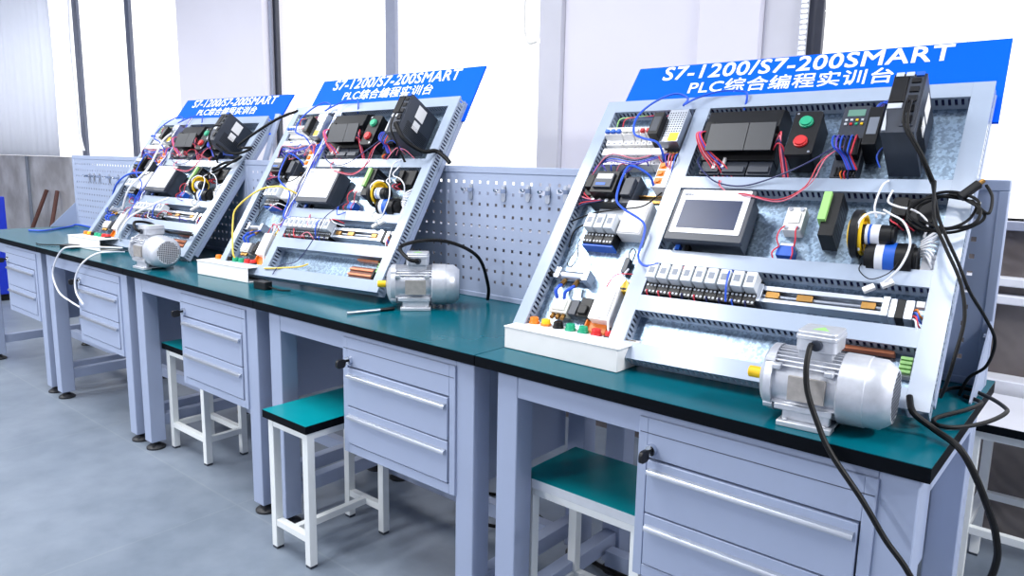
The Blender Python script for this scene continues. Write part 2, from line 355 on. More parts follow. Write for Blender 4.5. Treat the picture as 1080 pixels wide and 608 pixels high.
# ------------------------------------------------------------------ pegboards standing along the back of the worktops
def pegboard(x0, x1, ph, label, gussets):
    root = empty('pegboard', ((x0+x1)/2, 0.6, H)); tag(root, label, 'pegboard', 'perforated back panels of the benches')
    W = x1-x0; zt = 0.4655; pit = 0.0385; hs = 0.0105
    xs = [-W/2]; cols = []; x = x0 + ((ph - x0) % pit)
    while x < x0+0.045: x += pit
    while x < x1-0.05:
        a = x-(x0+x1)/2; xs += [a-hs/2, a+hs/2]; cols.append(len(xs)-2); x += pit
    xs.append(W/2)
    zs = [0.0]; rows = []
    for r in range(10):
        z = 0.41 - (9-r)*pit; zs += [z-hs/2, z+hs/2]; rows.append(len(zs)-2)
    zs.append(zt); m = MB()
    vs = [(a, 0, b) for b in zs for a in xs]; nx = len(xs); fs = []
    for j in range(len(zs)-1):
        for i in range(nx-1):
            if i in cols and j in rows: continue
            fs.append((j*nx+i, j*nx+i+1, (j+1)*nx+i+1, (j+1)*nx+i))
    m.add(vs, fs)
    p = m.build('perforated_panel', K['peg'], root, smooth=False); s = p.modifiers.new('thickness', 'SOLIDIFY'); s.thickness = 0.0015; s.offset = 1
    e = MB(); e.box(-W/2, -0.004, zt-0.024, W/2, 0.022, zt); e.box(-W/2, -0.0035, 0, -W/2+0.02, 0.022, zt-0.024); e.box(W/2-0.02, -0.0035, 0, W/2, 0.022, zt-0.024); e.box(-W/2+0.02, -0.004, 0, W/2-0.02, 0.022, 0.018)
    e.build('edge_frame', K['peg'], root, bevel=0.002)
    for gx in gussets:
        g = MB(); xx = gx-(x0+x1)/2
        g.prism([(-0.003, 0.0), (-0.003, 0.155), (-0.165, 0.004), (-0.165, 0.0)], xx-0.002, xx+0.002, 'x')
        for (yy, zz) in ((-0.02, 0.12), (-0.03, 0.02)): g.cyl((xx-0.008, yy, zz), (xx-0.001, yy, zz), 0.009, 0.008, 12, 1)
        g.build('corner_bracket', [K['peg'], K['chrome']], root)
    return root
PB = ['nearest perforated grey panel standing behind the near rig', 'perforated grey panel with five metal hooks between the middle and near rigs', 'perforated grey panel mostly hidden behind the middle rig', 'perforated grey panel in shadow behind the far rig', 'perforated grey panel at the far left end of the benches']
for i in range(5):
    x1 = 1.0189 - i*L; x0 = x1 - L + 0.002
    if i == 4: x0 = -4.212
    pegboard(x0, x1, -0.616, PB[i], [x1-0.003] if i == 0 else ([x0+0.003] if i == 4 else []))
# hooks clipped to the panels
def hook(x, z, single, label):
    o = empty('pegboard_hook', (x, 0.598, z)); tag(o, label, 'hook', 'metal hooks on the perforated panels')
    b = MB(); b.rbox(-0.009, -0.003, -0.035, 0.009, -0.001, 0.022, 0.008, 'y'); b.cyl((0, -0.005, 0.012), (0, -0.001, 0.012), 0.006, n=12)
    b.build('back_plate', K['alu'], o)
    c = MB(); c.tube([(-0.012 if not single else 0, -0.003, 0.006), (-0.012 if not single else 0, -0.032, 0.0), (-0.010 if not single else 0, -0.040, 0.008)], 0.003)
    c.box(-0.016, -0.03, -0.006, 0.010, -0.002, 0.008); c.build('prong', K['chrome'], o)
    return o
hk = [(-0.580, 1.182, 0), (-0.427, 1.182, 0), (-0.320, 1.187, 1), (-0.237, 1.184, 0), (-0.165, 1.190, 1)]
for (x, z, s), t in zip(hk, ('leftmost steel hook on the panel beside the near rig', 'second steel hook from the left on the panel beside the near rig', 'tall steel hook, third of five on the panel beside the near rig', 'fourth steel hook from the left on the panel beside the near rig', 'steel hook nearest the left edge of the near rig')): hook(x, z, s, t)
for x, t in zip((-3.935, -3.866, -3.782, -3.634, -3.508), ('first steel hook from the left on the farthest panel', 'second steel hook from the left on the farthest panel', 'third steel hook from the left on the farthest panel', 'fourth steel hook from the left on the farthest panel', 'steel hook on the farthest panel, nearest the far rig')): hook(x, 1.136, 0, t)

# ------------------------------------------------------------------ stools
def stool(x0, y0, x1, y1, zt, label, group='stools at the benches', edge=None, top=None, hform=False, zs=0.11):
    cx, cy = (x0+x1)/2, (y0+y1)/2; o = empty('stool', (cx, cy, 0)); tag(o, label, 'stool', group)
    a, b = (x1-x0)/2, (y1-y0)/2; w = 0.027
    s = MB().box(-a+.0004, -b+.0004, zt-0.0015, a-.0004, b-.0004, zt).build('seat', top or K['sgreen'], o)
    MB().box(-a, -b, zt-0.026, a, b, zt-0.0014).build('seat_edge', edge or K['edge'], s)
    i = 0.012; r = MB()
    r.box(-a+i+w, -b+i+.001, zt-0.052, a-i-w, -b+i+w-.001, zt-0.026); r.box(-a+i+w, b-i-w+.001, zt-0.052, a-i-w, b-i-.001, zt-0.026); r.box(-a+i+.001, -b+i+w, zt-0.052, -a+i+w-.001, b-i-w, zt-0.026); r.box(a-i-w+.001, -b+i+w, zt-0.052, a-i-.001, b-i-w, zt-0.026)
    r.build('seat_rail', K['stool'], o, bevel=0.001)
    for sx in (-1, 1):
        for sy in (-1, 1):
            px, py = sx*(a-i-w/2), sy*(b-i-w/2)
            lg = MB().box(px-w/2, py-w/2, 0.008, px+w/2, py+w/2, zt-0.026).build('leg', K['stool'], o, bevel=0.0015)
            MB().box(px-w/2+.001, py-w/2+.001, 0, px+w/2-.001, py+w/2-.001, 0.010).build('end_cap', K['dgrey'], lg)
    h = w/2-0.002
    def bar(p, q):
        m = MB(); m.box(min(p[0], q[0])-(h if p[0]==q[0] else 0), min(p[1], q[1])-(h if p[1]==q[1] else 0), zs-h, max(p[0], q[0])+(h if p[0]==q[0] else 0), max(p[1], q[1])+(h if p[1]==q[1] else 0), zs+h); m.build('stretcher', K['stool'], o, bevel=0.001)
    A, Bq = a-i-w, b-i-w; Ac, Bc = a-i-w/2, b-i-w/2
    bar((-A, -Bc), (A, -Bc)); bar((-A, Bc), (A, Bc))
    if hform: bar((0, -Bc+h), (0, Bc-h))
    else: bar((-Ac, -B_(Bq)), (-Ac, B_(Bq))); bar((Ac, -B_(Bq)), (Ac, B_(Bq)))
    return o
def B_(v): return v
stool(-0.846, -0.092, -0.608, 0.255, 0.48, 'bright green stool with black edge pulled out from the second bench', hform=True, zs=0.095)
stool(-1.932, 0.087, -1.597, 0.300, 0.48, 'green stool pushed under the middle bench, white legs under its drawers')
stool(0.084, 0.0875, 0.454, 0.340, 0.48, 'dark green stool with pale seat edge under the nearest bench', edge=K['lgrey'])
stool(0.925, 1.13, 1.30, 1.50, 0.56, 'tall black-edged stool with window reflection painted white on top, beyond the bench end, at the wall', top=K['film'], group='stools by the window wall', zs=0.22)  # white seat colour stands in for the window reflected in green laminate

# ------------------------------------------------------------------ training rig (panel tilted on the worktop)
# local frame: x along the panel, y up its slope, z out of it; z = 0 is the face of the cable ducts, the sheet lies at z = -0.042
RW, RS, PL = 0.995, 0.81, -0.042
def rig_matrix(x0, y0, a, yw, rl, tz=0.026):
    c, s = math.cos(a), math.sin(a)
    R = Matrix.Rotation(yw, 3, 'Z') @ Matrix(((math.cos(rl),0,-math.sin(rl)),(0,1,0),(math.sin(rl),0,math.cos(rl))))
    ex = R @ Vector((1,0,0)); ev = R @ Vector((0,c,s)); en = R @ Vector((0,-s,c))
    m = Matrix.Identity(4)
    for i in range(3): m[i][0] = ex[i]; m[i][1] = ev[i]; m[i][2] = en[i]
    m.translation = (x0, y0, H+tz); return m
ME = rig_matrix(-0.006, 0.1329, 0.913, 0.04, 0.0154)
rig = empty('training_rig'); rig.matrix_world = ME
tag(rig, 'nearest tilted control training rig, dark touch screen, on the right-hand bench', 'training rig', 'tilted control training rigs on the benches')
UP = ME.to_3x3().inverted() @ Vector((0,0,1))
def P(m, name, mats, bevel=0.0, label=None, parent=None): return m.build(name, mats, parent or rig, bevel, label=label)
P(MB().box(0.002, 0.002, PL-0.002, RW-0.002, RS-0.002, PL), 'mounting_plate', K['plate'], label='galvanised back sheet')
pf = MB()
for (a0, b0, a1, b1) in ((0.0, 0.034, 0.03, RS), (RW-0.03, 0.034, RW, RS), (0.03, 0.034, RW-0.03, 0.064), (0.03, RS-0.03, RW-0.03, RS)): pf.box(a0, b0, PL-0.022, a1, b1, PL-0.002)
P(pf, 'back_frame', K['frame'], 0.001)
def duct(x0, y0, x1, y1, name='cable_duct'):
    m = MB(); hor = (x1-x0) > (y1-y0); t = 0.0018
    m.box(x0, y0, -0.0035, x1, y1, 0.0)                      # snap-on cover
    if hor: m.box(x0, y0+.0015, PL, x1, y1-.0015, PL+0.002)
    else: m.box(x0+.0015, y0, PL, x1-.0015, y1, PL+0.002)
    a0, a1 = (x0, x1) if hor else (y0, y1)
    for e0 in ((y0+0.0015, y1-0.0015-t) if hor else (x0+0.0015, x1-0.0015-t)):
        def seg(p, q, z0, z1):
            if hor: m.box(p, e0, z0, q, e0+t, z1)
            else: m.box(e0, p, z0, e0+t, q, z1)
        seg(a0, a1, PL+0.002, PL+0.012); seg(a0, a1, -0.0085, -0.0035)
        n = int((a1-a0)/0.0132); pt = (a1-a0)/n
        for k in range(n): seg(a0+k*pt, a0+k*pt+pt*0.54, PL+0.012, -0.0085)
    return P(m, name, K['duct'])
duct(0.0, 0.0, 0.037, RS); duct(RW-0.043, 0.0, RW, RS)
duct(0.0372, 0.768, RW-0.0432, RS); duct(0.295, 0.043, 0.337, 0.7678)
duct(0.3372, 0.498, RW-0.0432, 0.535); duct(0.3372, 0.266, RW-0.0432, 0.306); duct(0.3372, 0.129, RW-0.0432, 0.172)
duct(0.0372, 0.0, RW-0.0432, 0.0428)
# bundles of wires lying inside the ducts behind the slots
for (p, q, c) in (((0.05, 0.782, -0.03), (0.94, 0.782, -0.03), 'wnavy'), ((0.05, 0.790, -0.02), (0.5, 0.788, -0.02), 'wred'), ((0.02, 0.1, -0.03), (0.02, 0.7, -0.03), 'wnavy'), ((0.972, 0.1, -0.03), (0.972, 0.75, -0.03), 'wnavy'), ((0.34, 0.51, -0.03), (0.95, 0.51, -0.03), 'wnavy'), ((0.34, 0.28, -0.03), (0.95, 0.28, -0.03), 'wnavy'), ((0.34, 0.145, -0.03), (0.95, 0.145, -0.03), 'wnavy'), ((0.315, 0.1, -0.03), (0.315, 0.75, -0.03), 'wnavy')):
    P(MB().tube([p, q], 0.009, 8, sub=1), 'wire_bundle', K[c])
# sign board on the back of the frame
sg = MB(); sg.prism([(0.013, 0.735), (1.008, 0.735), (1.004, 0.990), (0.022, 0.990)], -0.058, -0.050, 'z')
sign = P(sg, 'sign_board', K['blue'], 0.001, label='blue sign board with white lettering')
def lettering(body, x0, x1, y0, y1, z, parent, mt, bold=0.0, shear=0.0, name='lettering'):
    c = bpy.data.curves.new('lettering', 'FONT'); c.body = body; c.size = 1.0; c.extrude = 0.01; c.offset = 0; c.space_character = 1.06; c.shear = shear; c.resolution_u = 3
    o = bpy.data.objects.new('tmp', c); COL.objects.link(o); bpy.context.view_layer.update()
    me = bpy.data.meshes.new_from_object(o.evaluated_get(bpy.context.evaluated_depsgraph_get())); bpy.data.objects.remove(o)
    xs = [v.co.x for v in me.vertices]; ys = [v.co.y for v in me.vertices]
    sx = (x1-x0)/(max(xs)-min(xs)); sy = (y1-y0)/(max(ys)-min(ys)); mx, my = min(xs), min(ys)
    for v in me.vertices: v.co = ((v.co.x-mx)*sx+x0, (v.co.y-my)*sy+y0, z + (0.0008 if v.co.z > 0 else -0.0004))
    me.materials.clear(); me.materials.append(mt)
    if bold:
        import bmesh
        b2 = bmesh.new(); b2.from_mesh(me); geo = b2.verts[:] + b2.edges[:] + b2.faces[:]
        for q_, (dx, dy) in enumerate(((bold, 0), (0, bold), (bold, bold))):
            r_ = bmesh.ops.duplicate(b2, geom=geo)
            bmesh.ops.translate(b2, verts=[v for v in r_['geom'] if isinstance(v, bmesh.types.BMVert)], vec=(dx, dy, 0.00003*(q_+1)))
        b2.to_mesh(me); b2.free()
    q = bpy.data.objects.new(name, me); COL.objects.link(q); q.parent = parent
    return q
lettering('S7-1200/S7-200SMART', 0.116, 0.886, 0.932, 0.984, -0.05, sign, K['ltr'], 0.0022)
lettering('PLC综合编程实训台', 0.217, 0.764, 0.871, 0.922, -0.05, sign, K['ltr'], 0.0012)
# props behind the panel
for x in (0.03, RW-0.03):
    R3 = ME.to_3x3(); top = Vector((x, 0.80, PL-0.024)); Wt = ME @ top; foot = Vector((Wt.x, 0.55, H+0.014)); fl = ME.inverted() @ foot
    d = (fl-top); m = MB(); n = Vector((1,0,0)); e = d.cross(n).normalized()*0.02
    m.add([tuple(top+e), tuple(top-e), tuple(fl-e), tuple(fl+e)] + [tuple(v+n*0.004) for v in (top+e, top-e, fl-e, fl+e)], [(0,1,2,3),(7,6,5,4),(0,4,5,1),(1,5,6,2),(2,6,7,3),(3,7,4,0)])
    P(m, 'support_strut', K['frame'], 0.001)

# --- devices, left column
def breaker(x0, x1, y0, y1, levers, colr, name='circuit_breaker'):
    m = MB(); ym = (y0+y1)/2; h = (y1-y0)/2
    m.prism([(y0, PL), (y1, PL), (y1, -0.006), (ym+0.5*h, -0.004), (ym+0.42*h, 0.018), (ym-0.42*h, 0.018), (ym-0.5*h, -0.004), (y0, -0.006)], x0+0.0006, x1-0.0006, 'x')
    k = max(1, round((x1-x0)/0.0185)); w = (x1-x0)/k
    for i in range(k):
        for yy in (y0+0.007, y1-0.007): m.cyl((x0+w*(i+.5), yy, -0.0065), (x0+w*(i+.5), yy, -0.0050), 0.0042, n=10, mi=1)
    b = P(m, name, [K['white'], K['mgrey']], 0.0006)
    if levers:
        l = MB()
        for i in range(k): l.box(x0+w*(i+.5)-0.0055, ym-0.010, 0.017, x0+w*(i+.5)+0.0055, ym+0.001, 0.027)
        if k > 1: l.box(x0+w*.5, ym-0.008, 0.021, x1-w*.5, ym-0.002, 0.025)
        P(l, 'lever', K[colr], 0.0008, parent=b)
    return b
breaker(0.048, 0.104, 0.648, 0.712, True, 'bluep'); breaker(0.105, 0.142, 0.648, 0.712, True, 'offw'); breaker(0.143, 0.161, 0.648, 0.712, True, 'offw')
for i in range(3): breaker(0.162+i*0.0185, 0.180+i*0.0185, 0.648, 0.712, True, 'red')
for i in range(5): breaker(0.066+i*0.038, 0.103+i*0.038, 0.578, 0.632, False, 'offw', 'terminal_block')
P(MB().box(0.042, 0.676, PL, 0.24, 0.684, PL+0.004), 'mounting_rail', K['alu'])
m = MB(); m.box(0.238, 0.630, PL, 0.292, 0.742, 0.028)                    # power supply in a perforated case
for i in range(7):
    for j in range(11): m.cyl((0.2432+i*0.0073, 0.650+j*0.008, 0.028), (0.2432+i*0.0073, 0.650+j*0.008, 0.0284), 0.0024, n=6, mi=1)
for i in range(6):
    for j in range(11): m.cyl((0.238, 0.650+j*0.008, -0.034+i*0.010), (0.2376, 0.650+j*0.008, -0.034+i*0.010), 0.0026, n=6, mi=1)
psu = P(m, 'power_supply', [K['steel'], K['black']], 0.001, label='perforated metal power supply')
m = MB(); m.box(0.239, 0.600, PL, 0.291, 0.630, -0.005)
for i in range(5): m.cyl((0.244+i*0.0105, 0.615, -0.005), (0.244+i*0.0105, 0.615, -0.003), 0.0035, n=8, mi=1)
P(m, 'terminal_strip', [K['black'], K['brass']], parent=psu)
P(MB().box(0.262, 0.632, 0.028, 0.289, 0.660, 0.0288), 'warning_label', K['yellow'], parent=psu, label='yellow warning label')
m = MB(); m.rbox(0.207, 0.640, PL, 0.236, 0.716, 0.050, 0.003); m.box(0.211, 0.650, 0.050, 0.232, 0.700, 0.0508, 1); P(m, 'power_adapter', [K['black'], K['dgrey']], label='black plug-in adapter')
sw = P(MB().rbox(0.250, 0.498, PL, 0.292, 0.586, 0.0, 0.002), 'switch_module', K['white'], 0.0008, label='white module with three orange switches')
for i in range(3): P(MB().box(0.253, 0.508+i*0.025, 0.0, 0.275, 0.528+i*0.025, 0.0015).cyl((0.264, 0.518+i*0.025, 0.001), (0.264, 0.518+i*0.025, 0.006), 0.007, n=14), 'orange_switch', K['orange'], parent=sw)
# contactor
m = MB(); m.box(0.075, 0.440, PL, 0.165, 0.548, 0.000); m.box(0.083, 0.458, 0.0, 0.157, 0.530, 0.026); m.box(0.092, 0.470, 0.026, 0.148, 0.518, 0.034, 1)
for i in range(4):
    for yy in (0.449, 0.539): m.cyl((0.087+i*0.022, yy, 0.0), (0.087+i*0.022, yy, 0.002), 0.006, n=10, mi=2)
ct = P(m, 'contactor', [K['black'], K['dgrey'], K['alu']], 0.001, label='large black contactor')
P(MB().box(0.096, 0.498, 0.034, 0.144, 0.514, 0.0348), 'name_label', K['white'], parent=ct); P(MB().box(0.100, 0.476, 0.034, 0.130, 0.484, 0.0348), 'name_label', K['bluep'], parent=ct)
m = MB(); m.box(0.168, 0.445, PL, 0.206, 0.535, -0.004); m.box(0.172, 0.462, -0.004, 0.202, 0.518, 0.012); P(m, 'thermal_relay', K['dgrey'], 0.001)
m = MB(); m.box(0.042, 0.470, PL, 0.072, 0.545, -0.008); m.box(0.046, 0.488, -0.008, 0.068, 0.53, 0.008); P(m, 'auxiliary_relay', K['black'], 0.001)
P(MB().box(0.20, 0.470, PL, 0.29, 0.478, PL+0.006).box(0.20, 0.487, PL, 0.29, 0.490, PL+0.012), 'mounting_rail', K['brass'])
P(MB().box(0.10, 0.398, PL, 0.185, 0.44, PL+0.012), 'cover_sheet', K['lgrey'], 0.001)
def plug_relay(x, y0, y1, w=0.029):
    m = MB(); ys = y0+(y1-y0)*0.42
    m.box(x-w/2, y0, PL, x+w/2, y1, -0.014); m.box(x-w/2, y0, -0.014, x+w/2, ys-0.002, -0.004)
    for i in range(3):
        m.cyl((x-w/3+i*w/3, y0+0.006, -0.004), (x-w/3+i*w/3, y0+0.006, -0.0025), 0.0032, n=8, mi=1); m.cyl((x-w/3+i*w/3, ys-0.008, -0.004), (x-w/3+i*w/3, ys-0.008, -0.0025), 0.0032, n=8, mi=1)
    r = P(m, 'plug_relay', [K['black'], K['lgrey']], 0.0006)
    c = MB().box(x-w/2+0.002, ys, -0.014, x+w/2-0.002, y1-0.001, 0.022); P(c, 'relay_case', K['clear'], 0.0015, parent=r)
    P(MB().box(x-w/4, ys+(y1-ys)*.3, 0.022, x+w/4, ys+(y1-ys)*.7, 0.0226), 'relay_mark', K['mgrey'], parent=r)
for i in range(3): plug_relay(0.120+i*0.031, 0.312, 0.392)
P(MB().box(0.104, 0.306, PL, 0.198, 0.312, -0.010), 'relay_socket', K['bluep'])
P(MB().rbox(0.200, 0.345, PL, 0.270, 0.452, 0.0, 0.003).box(0.203, 0.348, 0.0, 0.267, 0.449, 0.0035), 'junction_box', K['white'], 0.001, label='plain white junction box')
# pneumatic cylinder and valve
m = MB(); m.cyl((0.075, 0.212, -0.022), (0.150, 0.212, -0.022), 0.013, n=20); m.box(0.060, 0.196, PL, 0.076, 0.228, -0.005); m.box(0.149, 0.196, PL, 0.165, 0.228, -0.005); m.cyl((0.030, 0.212, -0.022), (0.06, 0.212, -0.022), 0.004, n=10); m.cyl((0.03, 0.212, -0.022), (0.044, 0.212, -0.022), 0.009, n=6, mi=1)
cy = P(m, 'air_cylinder', [K['alu'], K['black']], 0.0008, label='silver pneumatic cylinder')
for x in (0.092, 0.132): P(MB().cyl((x, 0.196, -0.02), (x, 0.178, -0.012), 0.007, n=12), 'hose_fitting', K['brass'], parent=cy)
m = MB(); m.box(0.088, 0.096, PL, 0.140, 0.138, -0.010); m.box(0.094, 0.102, -0.010, 0.134, 0.132, -0.004); va = P(m, 'air_valve', K['offw'], 0.001)
for x in (0.098, 0.114, 0.130): P(MB().cyl((x, 0.096, -0.022), (x, 0.082, -0.018), 0.006, n=12), 'hose_fitting', K['brass'], parent=va)
for (x0, x1) in ((0.092, 0.096), (0.132, 0.118)): P(MB().tube([(x0, 0.178, -0.012), (x0+0.004, 0.165, 0.002), ((x0+x1)/2, 0.150, 0.004), (x1, 0.138, -0.012)], 0.0045), 'air_hose', K['wblue'])
P(MB().box(0.144, 0.096, PL, 0.168, 0.140, -0.012), 'coil_block', K['dgrey'], 0.002); P(MB().box(0.170, 0.094, PL, 0.206, 0.150, -0.012).box(0.175, 0.10, -0.012, 0.20, 0.125, -0.004), 'coil_block', K['black'], 0.002)
P(MB().rbox(0.215, 0.088, PL, 0.274, 0.184, 0.0, 0.003).box(0.22, 0.092, 0.0, 0.269, 0.180, 0.003), 'sensor_box', K['white'], 0.001, label='white box at the foot of the left column')
P(MB().box(0.203, 0.055, PL, 0.262, 0.092, -0.028).box(0.203, 0.055, -0.028, 0.207, 0.092, -0.018), 'orange_base', K['orange'], 0.001)
m = MB(); m.prism([(0.262, 0.180), (0.293, 0.180), (0.290, 0.200), (0.276, 0.216)], PL, -0.010, 'z'); m.box(0.268, 0.184, -0.010, 0.286, 0.190, -0.0095, 1); P(m, 'small_transformer', [K['yellow'], K['black']], 0.001)
m = MB(); m.rbox(0.244, 0.240, PL+0.006, 0.258, 0.285, PL+0.022, 0.004); m.tube([(0.251, 0.285, PL+0.014), (0.246, 0.305, PL+0.016), (0.253, 0.316, PL+0.016), (0.262, 0.305, PL+0.014), (0.258, 0.27, PL+0.008)], 0.0018, 6); P(m, 'proximity_sensor', K['dgrey'])

# --- devices, top row
m = MB(); m.prism([(0.588, PL), (0.745, PL), (0.745, 0.0), (0.725, 0.030), (0.668, 0.034), (0.660, 0.016), (0.588, 0.0)], 0.362, 0.556, 'x')
plc = P(m, 'plc_controller', K['black'], 0.0015, label='wide dark controller block with hinged grey cover')
m = MB()
for (a, b) in ((0.385, 0.486), (0.488, 0.555)): m.prism([(0.592, 0.036), (0.668, 0.050), (0.669, 0.045), (0.593, 0.031)][::-1], a, b, 'x')
P(m, 'hinged_cover', K['cover'], parent=plc)
m = MB()
for (a, b) in ((0.37, 0.425), (0.428, 0.492), (0.495, 0.555)): m.box(a, 0.545, PL, b, 0.587, -0.004); m.box(a+0.004, 0.55, -0.004, b-0.004, 0.568, 0.002)
P(m, 'terminal_strip', K['dgrey'], 0.0008, parent=plc)
m = MB(); m.rbox(0.362, 0.615, -0.01, 0.392, 0.684, 0.040, 0.006, 'y'); m.cyl((0.370, 0.688, 0.02), (0.370, 0.680, 0.02), 0.010, n=14); P(m, 'plug_connector', K['black'])
for (x, y) in ((0.405, 0.572), (0.428, 0.576)): P(MB().box(x, y-0.014, -0.002, x+0.007, y+0.016, 0.006), 'wire_tag', K['white'])
eb = P(MB().rbox(0.590, 0.582, PL, 0.652, 0.712, 0.018, 0.006).rbox(0.588, 0.580, 0.018, 0.654, 0.714, 0.032, 0.007), 'button_station', K['black'], 0.001, label='black control box with green and red buttons')
for (y, c) in ((0.678, 'gbtn'), (0.618, 'red')):
    P(MB().lathe((0.621, y, 0.032), (0.621, y, 0.042), [(0, 0.0165), (0.5, 0.0165), (0.55, 0.0145), (1, 0.0135)], 24), 'push_button', K[c], parent=eb, label='%s push button' % ('green' if c == 'gbtn' else 'red'))
P(MB().cyl((0.596, 0.706, 0.032), (0.596, 0.706, 0.0335), 0.003, n=10).cyl((0.646, 0.588, 0.032), (0.646, 0.588, 0.0335), 0.003, n=10), 'cover_screws', K['alu'], parent=eb)
m = MB(); m.box(0.692, 0.648, PL, 0.752, 0.748, 0.006); m.box(0.695, 0.545, PL, 0.754, 0.648, -0.010); m.box(0.700, 0.596, -0.010, 0.75, 0.646, 0.010, 1)
dr = P(m, 'small_inverter', [K['dgrey'], K['black']], 0.001, label='grey drive with small display and keypad')
P(MB().box(0.703, 0.716, 0.006, 0.742, 0.736, 0.007), 'display', K['lcd'], parent=dr)
m = MB()
for i in range(4):
    for j in range(2): m.box(0.701+i*0.012, 0.688+j*0.012, 0.006, 0.707+i*0.012, 0.694+j*0.012, 0.009, [0, 1, 2, 3, 0, 0, 3, 0][i+4*j])
P(m, 'keypad', [K['lgrey'], K['red'], K['gbtn'], K['yellow']], parent=dr)
m = MB()
for i in range(7): m.box(0.706+i*0.0068, 0.548, -0.010, 0.7095+i*0.0068, 0.572, -0.004)
P(m, 'terminal_strip', K['black'], parent=dr)
m = MB(); m.box(0.757, 0.610, PL, 0.788, 0.722, 0.030); md = P(m, 'interface_module', K['black'], 0.001)
P(MB().box(0.7565, 0.640, -0.022, 0.757, 0.700, 0.018).box(0.762, 0.640, 0.030, 0.783, 0.690, 0.0306), 'label_plate', K['mgrey'], parent=md)
# servo drive
m = MB(); m.box(0.824, 0.574, PL, 0.890, 0.738, 0.112)
for j in range(9): m.box(0.890, 0.590+j*0.006, -0.03, 0.8908, 0.593+j*0.006, 0.09, 1)
sv = P(m, 'servo_drive', [K['dgrey'], K['black']], 0.0015, label='tall dark servo drive box'); sv.location.x = -0.010
P(MB().box(0.826, 0.656, 0.112, 0.856, 0.736, 0.117), 'front_cover', K['black'], 0.001, parent=sv)
m = MB(); m.box(0.858, 0.590, 0.112, 0.886, 0.735, 0.1145)
for (yy, hh) in ((0.715, 0.012), (0.690, 0.014), (0.664, 0.016), (0.636, 0.018), (0.606, 0.02)): m.box(0.863, yy-hh/2, 0.1145, 0.881, yy+hh/2, 0.118, 1)
P(m, 'port_strip', [K['dgrey'], K['black']], parent=sv)
m = MB()
for i in range(3): m.box(0.829+i*0.020, 0.728, 0.113, 0.845+i*0.020, 0.7388, 0.1185, 0 if i < 2 else 1)
P(m, 'socket', [K['lgrey'], K['bluep']], parent=sv)
P(MB().box(0.826, 0.640, 0.112, 0.855, 0.654, 0.1145), 'display', K['lgrey'], parent=sv)
P(MB().prism([(0.826, 0.578), (0.834, 0.578), (0.832, 0.60), (0.826, 0.636)], 0.112, 0.1155, 'z'), 'cover_edge', K['lgrey'], parent=sv)
P(MB().box(0.890, 0.672, 0.020, 0.8908, 0.724, 0.066).box(0.890, 0.628, 0.026, 0.8908, 0.662, 0.060), 'rating_label', K['white'], parent=sv, label='white rating labels')

# --- middle row: touch screen, small modules, motors
m = MB(); m.rbox(0.360, 0.318, 0.018, 0.556, 0.468, 0.034, 0.004); m.box(0.370, 0.326, PL+0.006, 0.546, 0.460, 0.018)
hm = P(m, 'touch_screen', K['dgrey'], 0.001, label='touch screen panel')
P(MB().rbox(0.368, 0.338, 0.034, 0.546, 0.467, 0.0352, 0.003), 'bezel', K['film'], parent=hm)
P(MB().box(0.383, 0.352, 0.0352, 0.531, 0.436, 0.0360), 'screen', K['screen'], parent=hm)
lettering('SIEMENS', 0.376, 0.400, 0.4495, 0.4545, 0.0354, hm, K['mgrey'])
for x in (0.378, 0.404): P(MB().box(x, 0.312, -0.02, x+0.012, 0.326, -0.004), 'plug_connector', K['bluep' if x < 0.39 else 'black'])
m = MB(); m.rbox(0.622, 0.392, PL, 0.666, 0.458, -0.012, 0.003); m.box(0.630, 0.412, -0.012, 0.658, 0.440, -0.009)
ss = P(m, 'solid_state_relay', K['white'], 0.001, label='white solid state relay')
m = MB()
for x in (0.631, 0.657):
    for y in (0.399, 0.451): P(MB().cyl((x, y, -0.012), (x, y, -0.008), 0.005, n=12), 'terminal_screw', K['alu'], parent=ss)
tm = P(MB().rbox(0.625, 0.322, PL, 0.663, 0.350, -0.012, 0.003), 'current_transformer', K['bluep'], 0.001, label='small blue transformer block'); P(MB().box(0.628, 0.350, PL, 0.660, 0.360, -0.018), 'terminal_strip', K['white'], 0.001, parent=tm)
m = MB(); m.box(0.716, 0.362, PL, 0.748, 0.478, 0.022)
for j in range(8): m.box(0.748, 0.372+j*0.012, -0.03, 0.7486, 0.377+j*0.012, 0.012, 1)
sd = P(m, 'stepper_driver', [K['black'], K['dgrey']], 0.001, label='black stepper driver with green terminals')
m = MB(); m.box(0.709, 0.398, -0.004, 0.726, 0.474, 0.032)
for j in range(7): m.box(0.7085, 0.402+j*0.0102, 0.0, 0.709, 0.408+j*0.0102, 0.024, 1)
P(m, 'terminal_strip', [K['lime'], K['dgrey']], 0.001, parent=sd, label='green terminal strip')
# encoder wheel with its motor and a larger geared motor
wh = P(MB().lathe((0.788, 0.376, 0.012), (0.806, 0.376, 0.012), [(0, 0.040), (0, 0.050), (0.15, 0.053), (0.85, 0.053), (1, 0.050), (1, 0.040)], 40, caps=False).cyl((0.795, 0.376, 0.012), (0.799, 0.376, 0.012), 0.040, n=40), 'measuring_wheel', K['black'], label='black wheel with yellow hub')
m = MB(); m.torus((0.8075, 0.376, 0.012), (1, 0, 0), 0.041, 0.005, 36, 8); m.cyl((0.799, 0.376, 0.012), (0.803, 0.376, 0.012), 0.042, n=36); m.torus((0.787, 0.376, 0.012), (1, 0, 0), 0.034, 0.005, 36, 8); m.cyl((0.784, 0.376, 0.012), (0.812, 0.376, 0.012), 0.012, n=20)
for i in range(5):
    q = 2*math.pi*i/5; m.box(-0.005, 0.010, -0.003, 0.005, 0.033, 0.003, T=Matrix.Translation((0.805, 0.376, 0.012)) @ Matrix.Rotation(q, 4, 'X'))
P(m, 'wheel_hub', K['yellow'], parent=wh)
